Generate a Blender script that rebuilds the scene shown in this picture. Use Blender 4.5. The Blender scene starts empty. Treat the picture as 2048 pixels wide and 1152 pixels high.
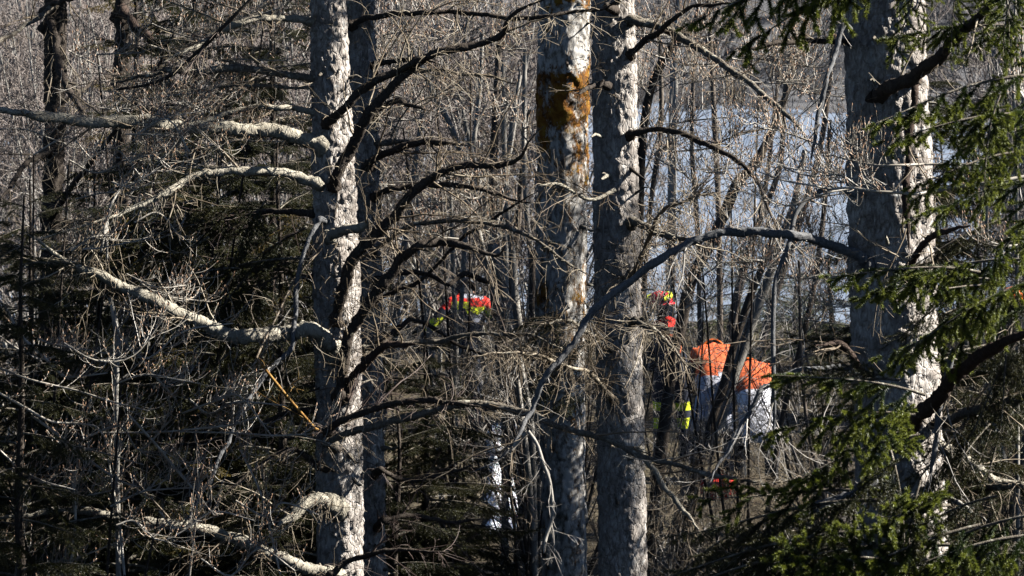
import bpy, bmesh, math, random
import numpy as np
from mathutils import Vector, Matrix, noise, Quaternion

# ------------------------------------------------------------------ camera, sky, sun, exposure
scene = bpy.context.scene
COL = scene.collection
R = math.radians
CAM_Z, PITCH, FPX = 4.9, R(3.0), 11765.0          # FPX: photo pixels (2048 wide) per radian
cam_d = bpy.data.cameras.new('camera'); cam = bpy.data.objects.new('camera', cam_d); COL.objects.link(cam)
cam.location = (0, 0, CAM_Z); cam.rotation_euler = (math.pi/2 - PITCH, 0, 0)
cam_d.sensor_width = 36.0; cam_d.lens = 36.0*FPX/2048.0
cam_d.clip_start = 0.5; cam_d.clip_end = 3000
cam_d.dof.use_dof = True; cam_d.dof.focus_distance = 41.0; cam_d.dof.aperture_fstop = 12.0
scene.camera = cam

SUN_EL, SUN_AZ = R(36), R(85.5)                      # azimuth clockwise from the view direction (+Y)
world = bpy.data.worlds.new('World'); scene.world = world; world.use_nodes = True
wn = world.node_tree.nodes; wl = world.node_tree.links
sky = wn.new('ShaderNodeTexSky'); sky.sky_type = 'NISHITA'; sky.sun_disc = False
sky.sun_elevation = SUN_EL; sky.sun_rotation = SUN_AZ; sky.air_density = 0.45; sky.dust_density = 0.1; sky.altitude = 1400
wl.new(sky.outputs[0], wn['Background'].inputs[0]); wn['Background'].inputs[1].default_value = 0.05
TOSUN = Vector((math.cos(SUN_EL)*math.sin(SUN_AZ), math.cos(SUN_EL)*math.cos(SUN_AZ), math.sin(SUN_EL)))
sun_d = bpy.data.lights.new('sun', 'SUN'); sun_d.energy = 5.0; sun_d.angle = R(0.5); sun_d.color = (1.0, 0.96, 0.90)
sun = bpy.data.objects.new('sun', sun_d); COL.objects.link(sun); sun.location = (20, -5, 30)
sun.rotation_euler = (-TOSUN).to_track_quat('-Z', 'Y').to_euler()
vs = scene.view_settings; vs.view_transform = 'Standard'; vs.look = 'None'; vs.gamma = 1.0; vs.exposure = 1.75
scene.cycles.diffuse_bounces = 0; scene.cycles.max_bounces = 4; scene.cycles.transmission_bounces = 2
try: vs.use_curve_mapping = False
except Exception: pass

FWD = Vector((0, math.cos(PITCH), -math.sin(PITCH))); UPV = Vector((0, math.sin(PITCH), math.cos(PITCH)))
def P(x, y, d):                                    # photo pixel + depth -> world point
    d = float(d); x = float(x); y = float(y)
    return Vector((0, 0, CAM_Z)) + d*(FWD + UPV*((576-y)/FPX) + Vector((1, 0, 0))*((x-1024)/FPX))
def wx(pxx, d): return (pxx-1024)*d/FPX
def px(n, d): return n*d/FPX                       # photo pixels -> metres at depth d

# ------------------------------------------------------------------ materials
def new_mat(name, rough=0.85, spec=0.2):
    m = bpy.data.materials.new(name); m.use_nodes = True
    nt = m.node_tree; b = nt.nodes['Principled BSDF']
    b.inputs['Roughness'].default_value = rough; b.inputs['Specular IOR Level'].default_value = spec
    return m, nt, b
def node(nt, t, **kw):
    n = nt.nodes.new(t)
    for k, v in kw.items():
        if k.startswith('i_'):
            key = k[2:]; n.inputs[int(key) if key.isdigit() else key.replace('_', ' ')].default_value = v
        else: setattr(n, k, v)
    return n
def ramp(nt, fac, stops):
    r = nt.nodes.new('ShaderNodeValToRGB'); e = r.color_ramp.elements
    while len(e) < len(stops): e.new(0.5)
    for el, (p, c) in zip(e, stops): el.position = p; el.color = (*c, 1)
    nt.links.new(fac, r.inputs[0]); return r.outputs[0]
def mix(nt, fac, a, b):
    m = nt.nodes.new('ShaderNodeMix'); m.data_type = 'RGBA'
    for s, v in ((0, fac), (6, a), (7, b)):
        if hasattr(v, 'links'): nt.links.new(v, m.inputs[s])
        else: m.inputs[s].default_value = v if s == 0 else (*v, 1)
    return m.outputs[2]
def math_n(nt, op, a, b=None, c=None):
    m = nt.nodes.new('ShaderNodeMath'); m.operation = op
    for i, v in enumerate((a, b, c)):
        if v is None: continue
        if hasattr(v, 'links'): nt.links.new(v, m.inputs[i])
        else: m.inputs[i].default_value = v
    return m.outputs[0]
def coords(nt, scale=(1, 1, 1), kind='Object'):
    tc = nt.nodes.new('ShaderNodeTexCoord'); mp = nt.nodes.new('ShaderNodeMapping'); mp.inputs['Scale'].default_value = scale
    nt.links.new(tc.outputs[kind], mp.inputs[0]); return mp.outputs[0]
def noise_n(nt, vec, scale, detail=4, rough=0.6):
    n = node(nt, 'ShaderNodeTexNoise', i_Scale=scale, i_Detail=detail, i_Roughness=rough); nt.links.new(vec, n.inputs['Vector']); return n.outputs['Fac']
def bump(nt, bsdf, h, strength, dist):
    b = node(nt, 'ShaderNodeBump', i_Strength=strength, i_Distance=dist); nt.links.new(h, b.inputs['Height']); nt.links.new(b.outputs[0], bsdf.inputs['Normal'])

def bark_mat(name, stops, sc=1.0, dist=0.006, lichen=None, lfac=(0.58, 0.68), rough=0.9, alb=0.72, plates=False):
    m, nt, b = new_mat(name, rough, 0.15)
    v = coords(nt, (1, 1, 0.45)); v1 = coords(nt)
    n1 = noise_n(nt, v, 30*sc, 6, 0.65); n2 = noise_n(nt, v1, 2.2, 3)
    vo = node(nt, 'ShaderNodeTexVoronoi', feature='DISTANCE_TO_EDGE', i_Scale=24*sc); nt.links.new(v, vo.inputs['Vector'])
    edge = math_n(nt, 'MULTIPLY', math_n(nt, 'MINIMUM', vo.outputs['Distance'], 0.12), 5.0)
    f = math_n(nt, 'ADD', math_n(nt, 'MULTIPLY', n1, 0.62), math_n(nt, 'MULTIPLY', n2, 0.38))
    col = ramp(nt, f, [(p_, tuple(x*alb for x in c_)) for p_, c_ in stops])
    if plates:
        at = node(nt, 'ShaderNodeAttribute', attribute_name='plate')
        col = mix(nt, math_n(nt, 'MULTIPLY', at.outputs['Fac'], 0.7), col, (0.17, 0.145, 0.125))
    if lichen:
        nl = noise_n(nt, v1, 9*sc, 5, 0.7)
        lf = ramp(nt, nl, [(lfac[0], (0, 0, 0)), (lfac[1], (1, 1, 1))])
        col = mix(nt, lf, col, lichen)
    nt.links.new(col, b.inputs['Base Color'])
    h = math_n(nt, 'ADD', math_n(nt, 'MULTIPLY', n1, 0.7), edge)
    bump(nt, b, h, 0.9, dist)
    return m
M = {}
M['spruce_bark'] = bark_mat('spruce_bark', [(0.36, (0.11, 0.093, 0.078)), (0.49, (0.28, 0.25, 0.22)), (0.64, (0.46, 0.43, 0.39))], 1.3, 0.012, (0.42, 0.42, 0.40), (0.60, 0.68), alb=1.3, plates=True)
M['branch_bark'] = bark_mat('branch_bark', [(0.3, (0.085, 0.07, 0.055)), (0.5, (0.21, 0.18, 0.14)), (0.7, (0.38, 0.34, 0.27))], 2.0, 0.004, (0.44, 0.42, 0.34), (0.55, 0.66))
M['lichen_bark'] = bark_mat('lichen_bark', [(0.3, (0.17, 0.14, 0.10)), (0.45, (0.40, 0.36, 0.28)), (0.7, (0.55, 0.51, 0.42))], 1.6, 0.005)
M['dark_bark'] = bark_mat('dark_bark', [(0.3, (0.04, 0.032, 0.026)), (0.5, (0.075, 0.06, 0.048)), (0.7, (0.14, 0.115, 0.09))], 1.8, 0.004, (0.16, 0.15, 0.11), (0.62, 0.72))
M['red_bark'] = bark_mat('red_bark', [(0.3, (0.035, 0.025, 0.02)), (0.5, (0.075, 0.052, 0.04)), (0.7, (0.14, 0.10, 0.08))], 1.8, 0.004)
M['grey_dead'] = bark_mat('grey_dead', [(0.3, (0.09, 0.09, 0.092)), (0.5, (0.17, 0.17, 0.17)), (0.7, (0.30, 0.30, 0.30))], 2.5, 0.002)
M['pale_sapling'] = bark_mat('pale_sapling', [(0.3, (0.22, 0.20, 0.17)), (0.5, (0.42, 0.39, 0.34)), (0.7, (0.60, 0.57, 0.51))], 2.2, 0.0015, (0.15, 0.13, 0.10), (0.62, 0.70), 0.7)
M['brown_sapling'] = bark_mat('brown_sapling', [(0.3, (0.07, 0.055, 0.045)), (0.5, (0.15, 0.12, 0.095)), (0.7, (0.27, 0.235, 0.19))], 2.2, 0.002, (0.33, 0.31, 0.27), (0.62, 0.70), 0.75)

def twig_mat(name, a, b_, c, rough=0.6, spec=0.35, k=0.85):
    m, nt, b = new_mat(name, rough, spec)
    v = coords(nt); n = noise_n(nt, v, 6, 3)
    oi = nt.nodes.new('ShaderNodeObjectInfo')
    f = math_n(nt, 'ADD', math_n(nt, 'MULTIPLY', n, 0.8), math_n(nt, 'MULTIPLY', oi.outputs['Random'], 0.2))
    a, b_, c = (tuple(x*k for x in q) for q in (a, b_, c))
    nt.links.new(ramp(nt, f, [(0.3, a), (0.5, b_), (0.7, c)]), b.inputs['Base Color']); return m
M['tan_twig'] = twig_mat('tan_twig', (0.13, 0.095, 0.06), (0.27, 0.21, 0.14), (0.44, 0.38, 0.28), k=0.72)
M['brown_twig'] = twig_mat('brown_twig', (0.09, 0.06, 0.05), (0.19, 0.135, 0.11), (0.33, 0.26, 0.21), k=0.55)
M['grey_twig'] = twig_mat('grey_twig', (0.16, 0.145, 0.125), (0.33, 0.30, 0.26), (0.55, 0.51, 0.45), 0.5, 0.45)
M['bud_twig'] = twig_mat('bud_twig', (0.20, 0.18, 0.15), (0.38, 0.34, 0.28), (0.58, 0.53, 0.45), 0.45, 0.5, k=0.9)
M['bud'] = twig_mat('bud', (0.22, 0.12, 0.07), (0.34, 0.21, 0.13), (0.5, 0.37, 0.26), 0.45, 0.5, k=1.0)
M['far_twig'] = twig_mat('far_twig', (0.17, 0.135, 0.12), (0.30, 0.255, 0.23), (0.48, 0.38, 0.31), 0.6, 0.3, k=0.58)
M['hill_twig'] = twig_mat('hill_twig', (0.17, 0.165, 0.17), (0.27, 0.265, 0.27), (0.40, 0.39, 0.39), 0.7, 0.2, k=0.6)  # greyed twig colour imitates haze over the far hillside
M['rust_twig'] = twig_mat('rust_twig', (0.20, 0.09, 0.02), (0.36, 0.20, 0.05), (0.46, 0.32, 0.12))

def needle_mat(name, a, b_, c, tr=0.25, tip=(0.2, 0.22, 0.03), tf=0.7):
    m, nt, b = new_mat(name, 0.45, 0.4)
    v = coords(nt); n = noise_n(nt, v, 4.5, 3)
    oi = nt.nodes.new('ShaderNodeObjectInfo')
    f = math_n(nt, 'ADD', math_n(nt, 'MULTIPLY', n, 0.8), math_n(nt, 'MULTIPLY', oi.outputs['Random'], 0.2))
    c_ = ramp(nt, f, [(0.32, a), (0.52, b_), (0.7, c)])
    at = node(nt, 'ShaderNodeAttribute', attribute_name='tip')
    c_ = mix(nt, math_n(nt, 'MULTIPLY', at.outputs['Fac'], tf), c_, tip)  # paler shoot ends: new growth, and sunlit tips put into the colour
    nt.links.new(c_, b.inputs['Base Color'])
    t = nt.nodes.new('ShaderNodeBsdfTranslucent'); nt.links.new(c_, t.inputs[0])
    ms = nt.nodes.new('ShaderNodeMixShader'); ms.inputs[0].default_value = tr
    nt.links.new(b.outputs[0], ms.inputs[1]); nt.links.new(t.outputs[0], ms.inputs[2])
    nt.links.new(ms.outputs[0], nt.nodes['Material Output'].inputs[0]); return m
M['needle_green'] = needle_mat('needle_green', (0.018, 0.032, 0.007), (0.032, 0.050, 0.010), (0.07, 0.085, 0.015), 0.3, (0.24, 0.27, 0.035), 0.7)
M['needle_dark'] = needle_mat('needle_dark', (0.012, 0.017, 0.005), (0.022, 0.028, 0.008), (0.05, 0.045, 0.012), 0.2, (0.07, 0.065, 0.015), 0.5)  # needle green darkened so these sprays read as foliage in shade
M['needle_olive'] = needle_mat('needle_olive', (0.05, 0.055, 0.012), (0.10, 0.085, 0.018), (0.18, 0.12, 0.025), 0.25, (0.24, 0.17, 0.03))
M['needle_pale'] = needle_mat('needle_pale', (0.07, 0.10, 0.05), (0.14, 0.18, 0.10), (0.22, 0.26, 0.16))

# pale smooth bark with rusty moss on the mossy tree
m, nt, b = new_mat('mossy_bark', 0.85, 0.2)
v1 = coords(nt); v = coords(nt, (1, 1, 0.5))
n1 = noise_n(nt, v, 22, 6, 0.65)
pale = ramp(nt, n1, [(0.32, (0.07, 0.06, 0.052)), (0.45, (0.27, 0.25, 0.22)), (0.56, (0.58, 0.55, 0.50))])
sep = nt.nodes.new('ShaderNodeSeparateXYZ'); tc = nt.nodes.new('ShaderNodeTexCoord'); nt.links.new(tc.outputs['Object'], sep.inputs[0])
zw = math_n(nt, 'ADD', math_n(nt, 'DIVIDE', sep.outputs['Z'], 8.0), math_n(nt, 'MULTIPLY', math_n(nt, 'SUBTRACT', noise_n(nt, v1, 3.5, 4, 0.6), 0.5), 0.14))
zz = ramp(nt, zw, [(0.0, (0.42, 0.42, 0.42)), (0.17, (0.30,)*3), (0.25, (0.45,)*3), (0.33, (0.5,)*3), (0.385, (0.28,)*3), (0.44, (0.55,)*3), (0.47, (0.83,)*3), (0.525, (0.86,)*3), (0.545, (0.15,)*3), (0.588, (0.15,)*3), (0.60, (0.9,)*3), (0.7, (0.6,)*3)])
mf = math_n(nt, 'ADD', math_n(nt, 'ADD', math_n(nt, 'MULTIPLY_ADD', noise_n(nt, v, 9, 8, 0.8), 2.6, -1.05), math_n(nt, 'MULTIPLY', noise_n(nt, v1, 45, 3, 0.7), 0.5)), math_n(nt, 'MULTIPLY', math_n(nt, 'SUBTRACT', zz, 0.62), 0.8))
mossf = ramp(nt, mf, [(0.40, (0, 0, 0)), (0.62, (1, 1, 1))])
mosscol = ramp(nt, noise_n(nt, v1, 14, 3), [(0.35, (0.05, 0.024, 0.006)), (0.5, (0.19, 0.075, 0.009)), (0.65, (0.27, 0.15, 0.02))])
nt.links.new(mix(nt, mossf, pale, mosscol), b.inputs['Base Color'])
bump(nt, b, math_n(nt, 'ADD', n1, math_n(nt, 'MULTIPLY', math_n(nt, 'MULTIPLY', noise_n(nt, v1, 60, 3), mossf), 1.2)), 0.8, 0.008)
M['mossy_bark'] = m

def cloth(name, c, rough=0.75, wr=0.5):
    m, nt, b = new_mat(name, rough, 0.25); v = coords(nt)
    n = noise_n(nt, v, 9, 4); nf = noise_n(nt, v, 160, 2)
    nt.links.new(ramp(nt, n, [(0.3, tuple(x*0.82 for x in c)), (0.7, tuple(min(1, x*1.1) for x in c))]), b.inputs['Base Color'])
    bump(nt, b, math_n(nt, 'ADD', n, math_n(nt, 'MULTIPLY', nf, 0.1)), wr, 0.02); return m
M['orange'] = cloth('orange_cloth', (0.72, 0.15, 0.05)); M['red'] = cloth('red_cloth', (0.72, 0.035, 0.02))
M['navy'] = cloth('navy_cloth', (0.014, 0.017, 0.028)); M['grey'] = cloth('grey_cloth', (0.36, 0.37, 0.42))
M['white'] = cloth('pale_cloth', (0.72, 0.72, 0.76)); M['yellow'] = cloth('hi_vis_yellow', (0.62, 0.68, 0.03), 0.5)
M['black'] = cloth('black_cloth', (0.015, 0.015, 0.016)); M['skin'] = cloth('skin', (0.52, 0.30, 0.22), 0.5, 0.1)
m, nt, b = new_mat('helmet_red', 0.3, 0.5); b.inputs['Base Color'].default_value = (0.75, 0.02, 0.03, 1); M['helmet_red'] = m
m, nt, b = new_mat('helmet_black', 0.35, 0.5); b.inputs['Base Color'].default_value = (0.02, 0.02, 0.022, 1); M['helmet_black'] = m
m, nt, b = new_mat('helmet_orange', 0.3, 0.5); b.inputs['Base Color'].default_value = (0.85, 0.16, 0.02, 1); M['helmet_orange'] = m

m, nt, b = new_mat('leaf_litter', 0.95, 0.1); v = coords(nt)
n1 = noise_n(nt, v, 1.1, 6, 0.7); n2 = noise_n(nt, v, 16, 5, 0.7)
f = math_n(nt, 'ADD', math_n(nt, 'MULTIPLY', n1, 0.5), math_n(nt, 'MULTIPLY', n2, 0.5))
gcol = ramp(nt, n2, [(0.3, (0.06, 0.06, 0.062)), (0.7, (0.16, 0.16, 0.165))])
sepg = nt.nodes.new('ShaderNodeSeparateXYZ'); nt.links.new(v, sepg.inputs[0]); gf = ramp(nt, math_n(nt, 'DIVIDE', sepg.outputs['Y'], 400.0), [(0.48, (0, 0, 0)), (0.54, (1, 1, 1))])  # grey gravel shore; beyond it the same grey imitates haze on the hillside
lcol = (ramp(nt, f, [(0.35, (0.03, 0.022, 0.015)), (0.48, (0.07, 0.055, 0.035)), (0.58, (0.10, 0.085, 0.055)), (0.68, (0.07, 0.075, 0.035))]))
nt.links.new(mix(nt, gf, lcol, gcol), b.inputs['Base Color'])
bump(nt, b, n2, 1.0, 0.05); M['ground'] = m
m, nt, b = new_mat('sky_pale_water', 0.7, 0.0); v = coords(nt, (1, 0.4, 1))
nt.links.new(ramp(nt, noise_n(nt, v, 0.16, 7, 0.72), [(0.33, (0.085, 0.11, 0.15)), (0.48, (0.145, 0.175, 0.225)), (0.66, (0.19, 0.22, 0.265))]), b.inputs['Base Color'])  # pale blue base colour stands in for reflected sky, darker bands for ripples
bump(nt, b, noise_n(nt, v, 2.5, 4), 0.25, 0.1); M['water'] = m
m, nt, b = new_mat('old_snow', 0.6, 0.3); v = coords(nt)
nt.links.new(ramp(nt, noise_n(nt, v, 5, 6, 0.7), [(0.28, (0.45, 0.42, 0.38)), (0.45, (0.72, 0.74, 0.77)), (0.7, (0.82, 0.84, 0.87))]), b.inputs['Base Color'])
b.inputs['Subsurface Weight'].default_value = 0.1; bump(nt, b, noise_n(nt, v, 14, 5), 0.5, 0.03); M['snow'] = m

# ------------------------------------------------------------------ geometry helpers
class MB:
    """collects tubes and loose triangles, builds ONE mesh"""
    def __init__(s): s.v = []; s.q = []; s.t = []; s.qm = []; s.tm = []; s.n = 0
    def tube(s, pts, rad, sides=4, mi=0):
        pts = np.asarray([tuple(p) for p in pts], float); n = len(pts)
        rad = np.broadcast_to(np.asarray(rad, float), (n,))
        tg = np.gradient(pts, axis=0); tg /= np.linalg.norm(tg, axis=1)[:, None] + 1e-9
        ref = np.zeros(3); ref[np.argmin(np.abs(tg).mean(0))] = 1
        u = np.cross(tg, ref); u /= np.linalg.norm(u, axis=1)[:, None] + 1e-9; w = np.cross(tg, u)
        a = np.arange(sides)*2*math.pi/sides
        ring = pts[:, None, :] + rad[:, None, None]*(np.cos(a)[None, :, None]*u[:, None, :] + np.sin(a)[None, :, None]*w[:, None, :])
        s.v.append(ring.reshape(-1, 3))
        i = np.arange(n-1)[:, None]*sides; j = np.arange(sides)[None, :]; jn = (j+1) % sides
        q = np.stack([i+j, i+jn, i+sides+jn, i+sides+j], -1).reshape(-1, 4) + s.n
        s.q.append(q); s.qm.append(np.full(len(q), mi)); s.n += n*sides
    def raw(s, v, q=None, t=None, mi=0):
        v = np.asarray(v, float).reshape(-1, 3)
        if q is not None and len(q): q = np.asarray(q, int)+s.n; s.q.append(q); s.qm.append(np.full(len(q), mi))
        if t is not None and len(t): t = np.asarray(t, int)+s.n; s.t.append(t); s.tm.append(np.full(len(t), mi))
        s.v.append(v); s.n += len(v)
    def mesh(s, name, mats, smooth=True):
        me = bpy.data.meshes.new(name)
        v = np.concatenate(s.v) if s.v else np.zeros((0, 3))
        q = np.concatenate(s.q) if s.q else np.zeros((0, 4), int); t = np.concatenate(s.t) if s.t else np.zeros((0, 3), int)
        me.vertices.add(len(v)); me.vertices.foreach_set('co', v.ravel())
        loops = np.concatenate([q.ravel(), t.ravel()]).astype(np.int32); nl = np.concatenate([np.full(len(q), 4), np.full(len(t), 3)]).astype(np.int32)
        me.loops.add(len(loops)); me.loops.foreach_set('vertex_index', loops)
        me.polygons.add(len(nl)); me.polygons.foreach_set('loop_start', (np.cumsum(nl)-nl).astype(np.int32)); me.polygons.foreach_set('loop_total', nl)
        mi = np.concatenate(s.qm + s.tm) if (s.qm or s.tm) else np.zeros(0)
        for m_ in (mats if isinstance(mats, (list, tuple)) else [mats]): me.materials.append(M[m_] if isinstance(m_, str) else m_)
        me.polygons.foreach_set('material_index', mi.astype(np.int32)); me.polygons.foreach_set('use_smooth', np.full(len(nl), smooth))
        me.update(calc_edges=True); return me
def link(name, me, parent=None, kind=None):
    o = bpy.data.objects.new(name, me); COL.objects.link(o)
    if parent is not None: o.parent = parent
    if kind: o['kind'] = kind
    return o
def tag(o, label, cat, group=None):
    o['label'] = label; o['category'] = cat
    if group: o['group'] = group
    return o
def thing(name, label, cat, loc=(0, 0, 0), group=None):
    o = bpy.data.objects.new(name, None); COL.objects.link(o); o.location = loc; o.empty_display_size = 0.2
    return tag(o, label, cat, group)

def unit(v): return v/(np.linalg.norm(v)+1e-9)
def smooth_poly(pts, sub=4):                       # Catmull-Rom
    p = [np.array(tuple(q), float) for q in pts]; p = [2*p[0]-p[1]] + p + [2*p[-1]-p[-2]]
    out = []
    for i in range(1, len(p)-2):
        for k in range(sub):
            t = k/sub
            out.append(0.5*((2*p[i]) + (-p[i-1]+p[i+1])*t + (2*p[i-1]-5*p[i]+4*p[i+1]-p[i+2])*t*t + (-p[i-1]+3*p[i]-3*p[i+1]+p[i+2])*t**3))
    out.append(p[-2]); return np.array(out)
def lerp_list(vals, n): return np.interp(np.linspace(0, len(vals)-1, n), np.arange(len(vals)), vals)

def grow(mb, rng, p, d, L, r, depth, up=0.0, wander=0.25, kids=5, ang=(0.5, 0.95), ratio=(0.3, 0.55), sides=4, minr=0.0016, tips=None, taper=0.3):
    """a wandering twig with side twigs, up>0 bends towards the sky"""
    n = max(3, min(9, int(L/0.09)+2)); pts = [np.array(p, float)]; d = unit(np.array(d, float)); st = L/(n-1)
    for i in range(n-1):
        d = unit(d + np.array([rng.gauss(0, wander), rng.gauss(0, wander), rng.gauss(0, wander)])*0.6 + np.array([0, 0, up]))
        pts.append(pts[-1]+d*st)
    pts = np.array(pts); rad = np.maximum(np.linspace(r, r*taper, n), minr*0.8)
    mb.tube(pts, rad, sides if r > 0.006 else 3)
    if tips is not None and depth == 0: tips.append((pts[-1], d))
    if depth > 0:
        k = max(1, int(kids*(0.7+0.6*rng.random())))
        for j in range(k):
            t = 0.18 + 0.8*(j+rng.random())/k; f = t*(n-1); i = min(int(f), n-2); q = pts[i]+(pts[i+1]-pts[i])*(f-i)
            ax = unit(pts[i+1]-pts[i]); rv = np.array([rng.gauss(0, 1), rng.gauss(0, 1), rng.gauss(0, 1)]); side = unit(rv-ax*rv.dot(ax))
            a = rng.uniform(*ang)
            grow(mb, rng, q, ax*math.cos(a)+side*math.sin(a), L*rng.uniform(*ratio)*(1.15-0.5*t), max(minr, r*(1-t*0.6)*0.55), depth-1, up, wander, kids, ang, ratio, sides, minr, tips, taper)
    return pts

def hang_twigs(mb, rng, pts, n, L=(0.12, 0.4), r=0.0026, droop=0.35, curl=0.5, kids=2):
    """dead, drooping, curling side twigs along a spruce branch"""
    for k in range(n):
        f = rng.uniform(0.05, 0.99)*(len(pts)-1); i = min(int(f), len(pts)-2); q = pts[i]+(pts[i+1]-pts[i])*(f-i); ax = unit(pts[i+1]-pts[i])
        rv = np.array([rng.gauss(0, 1), rng.gauss(0, 1), rng.gauss(-0.2, 0.8)]); side = unit(rv-ax*rv.dot(ax))
        d = unit(ax*rng.uniform(0.1, 0.9)+side); l = rng.uniform(*L); m_ = 7; st = l/(m_-1); c = [q]
        cv = np.array([rng.gauss(0, curl), rng.gauss(0, curl), rng.gauss(0, curl)])*0.35; dr = droop*rng.uniform(-0.3, 1.3)
        for s_ in range(m_-1):
            d = unit(d+cv+np.array([0, 0, -dr*0.35])+np.array([rng.gauss(0, .1) for _ in range(3)])); c.append(c[-1]+d*st)
        c = np.array(c); rr = r*rng.uniform(0.7, 1.4); mb.tube(c, np.linspace(rr, rr*0.5, m_), 3)
        for _ in range(rng.randint(0, kids)):
            j = rng.randint(1, 4); e = unit(c[j+1]-c[j]+np.array([rng.gauss(0, .6) for _ in range(3)])*np.linalg.norm(c[j+1]-c[j])); g = [c[j]]
            for s_ in range(4): e = unit(e+np.array([rng.gauss(0, .2), rng.gauss(0, .2), rng.gauss(-.1, .2)])); g.append(g[-1]+e*l*0.11)
            mb.tube(g, np.linspace(rr*0.7, rr*0.4, 5), 3)

def bud_shoots(mb, rng, pts, n, L=(0.06, 0.2), r=0.0024, up=0.75, budl=0.022):
    """short upright shoots carrying pointed winter buds; material 0 twig, 1 bud"""
    for k in range(n):
        f = rng.uniform(0.08, 1.0)*(len(pts)-1); i = min(int(f), len(pts)-2); q = pts[i]+(pts[i+1]-pts[i])*(f-i); ax = unit(pts[i+1]-pts[i])
        rv = np.array([rng.gauss(0, 1), rng.gauss(0, 1), rng.gauss(0.35, 0.8)]); d = unit(ax*rng.uniform(0.3, 1.0)+unit(rv)); l = rng.uniform(*L); m_ = 5; c = [q]
        for s_ in range(m_-1):
            d = unit(d+np.array([rng.gauss(0, .16), rng.gauss(0, .16), up*0.35])); c.append(c[-1]+d*l/(m_-1))
        c = np.array(c); mb.tube(c, np.linspace(r, r*0.7, m_), 3)
        for j in [m_-1]+[x for x in range(1, m_-1) if rng.random() < 0.45]:
            bd = unit(d+np.array([rng.gauss(0, .35), rng.gauss(0, .35), 0.3])) if j < m_-1 else d; bl = budl*rng.uniform(0.6, 1.2)
            b0 = c[j]; mb.tube([b0, b0+bd*bl*0.4, b0+bd*bl], [r*0.8, r*1.75, r*0.25], 4, 1)

def needles(mb, rng, segs, per_m=420, ln=0.02, wd=0.0032, ang=0.95):
    """thin triangles round every segment (a, b) of the shoots"""
    g = np.random.default_rng(rng.randint(0, 1 << 30))
    a = np.array([s[0] for s in segs]); b = np.array([s[1] for s in segs]); l = np.linalg.norm(b-a, axis=1)
    cnt = np.maximum(1, (l*per_m).astype(int)); idx = np.repeat(np.arange(len(segs)), cnt); N = len(idx)
    t = g.random(N)[:, None]; base = a[idx]*(1-t)+b[idx]*t; ax = ((b-a)/(l[:, None]+1e-9))[idx]
    rv = g.normal(size=(N, 3)); rv[:, 2] += 0.35; side = rv-ax*(rv*ax).sum(1)[:, None]; side /= np.linalg.norm(side, axis=1)[:, None]
    an = g.normal(ang, 0.15, N)[:, None]; d = ax*np.cos(an)+side*np.sin(an)
    w = np.cross(d, g.normal(size=(N, 3))); w /= np.linalg.norm(w, axis=1)[:, None]
    L = (ln*g.uniform(0.7, 1.2, N))[:, None]
    v = np.stack([base-w*wd*0.5, base+w*wd*0.5, base+d*L], 1).reshape(-1, 3)
    mb.raw(v, t=np.arange(N*3).reshape(-1, 3))
    return np.repeat(np.array([s_[2] for s_ in segs], float)[idx], 3)

# ------------------------------------------------------------------ setting: ground with far hillside, river, snow patch
def ground_z(x, y):
    z = 0.10*noise.noise(Vector((x*0.18, y*0.18, 0))) + 0.05*noise.noise(Vector((x*0.7, y*0.7, 3)))
    if y > 84: z -= 0.75*min(1, (y-84)/8.0)
    if y > 180:
        sh = 226+38*noise.noise(Vector((x*0.07, 3.1, 9)))+9*noise.noise(Vector((x*0.3, 1.7, 4)))
        if y > sh: z = max(z, -0.45+0.012*(y-sh)+0.06*noise.noise(Vector((x*.3, y*.2, 1))))
    if y > 268:
        s = y-268; z += 0.75*min(1, s/6) + 0.30*s*min(1, s/60) + 2.5*noise.noise(Vector((x*0.03, y*0.03, 7)))*min(1, s/30)
    return z
ys = np.concatenate([np.arange(-20, 30, 5), np.arange(30, 96, 1.2), np.arange(96, 200, 8), np.arange(200, 274, 2.0), np.arange(274, 400, 5), np.arange(400, 1000, 40)])
xs = np.concatenate([np.arange(-400, -40, 30), np.arange(-40, -12, 4), np.arange(-12, 12.1, 1.0), np.arange(16, 41, 4), np.arange(70, 401, 30)])
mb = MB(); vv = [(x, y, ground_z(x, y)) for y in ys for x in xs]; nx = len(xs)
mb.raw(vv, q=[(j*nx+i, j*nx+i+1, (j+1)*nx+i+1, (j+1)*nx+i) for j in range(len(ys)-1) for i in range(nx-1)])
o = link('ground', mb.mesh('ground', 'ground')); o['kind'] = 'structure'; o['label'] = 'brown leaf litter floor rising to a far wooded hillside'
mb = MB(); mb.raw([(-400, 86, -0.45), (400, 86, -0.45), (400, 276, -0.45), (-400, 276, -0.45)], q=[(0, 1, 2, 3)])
o = link('river', mb.mesh('river', 'water')); o['kind'] = 'structure'; o['label'] = 'wide river coloured like reflected pale sky behind the thicket'
mb = MB(); ny, nxx = 36, 12; vv = []
for j in range(ny):
    y = 51.5 + 13.5*j/(ny-1)
    xa = (972-1024)*y/FPX - 0.12*noise.noise(Vector((y, 0, 1))); xb = (1052-1024)*y/FPX + 0.15*noise.noise(Vector((y, 5, 1)))
    for i in range(nxx):
        u = i/(nxx-1); x = xa+(xb-xa)*u; e = min(1, 6*min(u, 1-u), 6*min(j, ny-1-j)/(ny-1)*2)
        vv.append((x, y, ground_z(x, y)-0.03+0.10*e+0.03*e*noise.noise(Vector((x*3, y*2, 2)))))
mb.raw(vv, q=[(j*nxx+i, j*nxx+i+1, (j+1)*nxx+i+1, (j+1)*nxx+i) for j in range(ny-1) for i in range(nxx-1)])
o = link('snow_patch', mb.mesh('snow_patch', 'snow')); o['kind'] = 'structure'; o['label'] = 'strip of old bluish snow lying in the shade'

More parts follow.
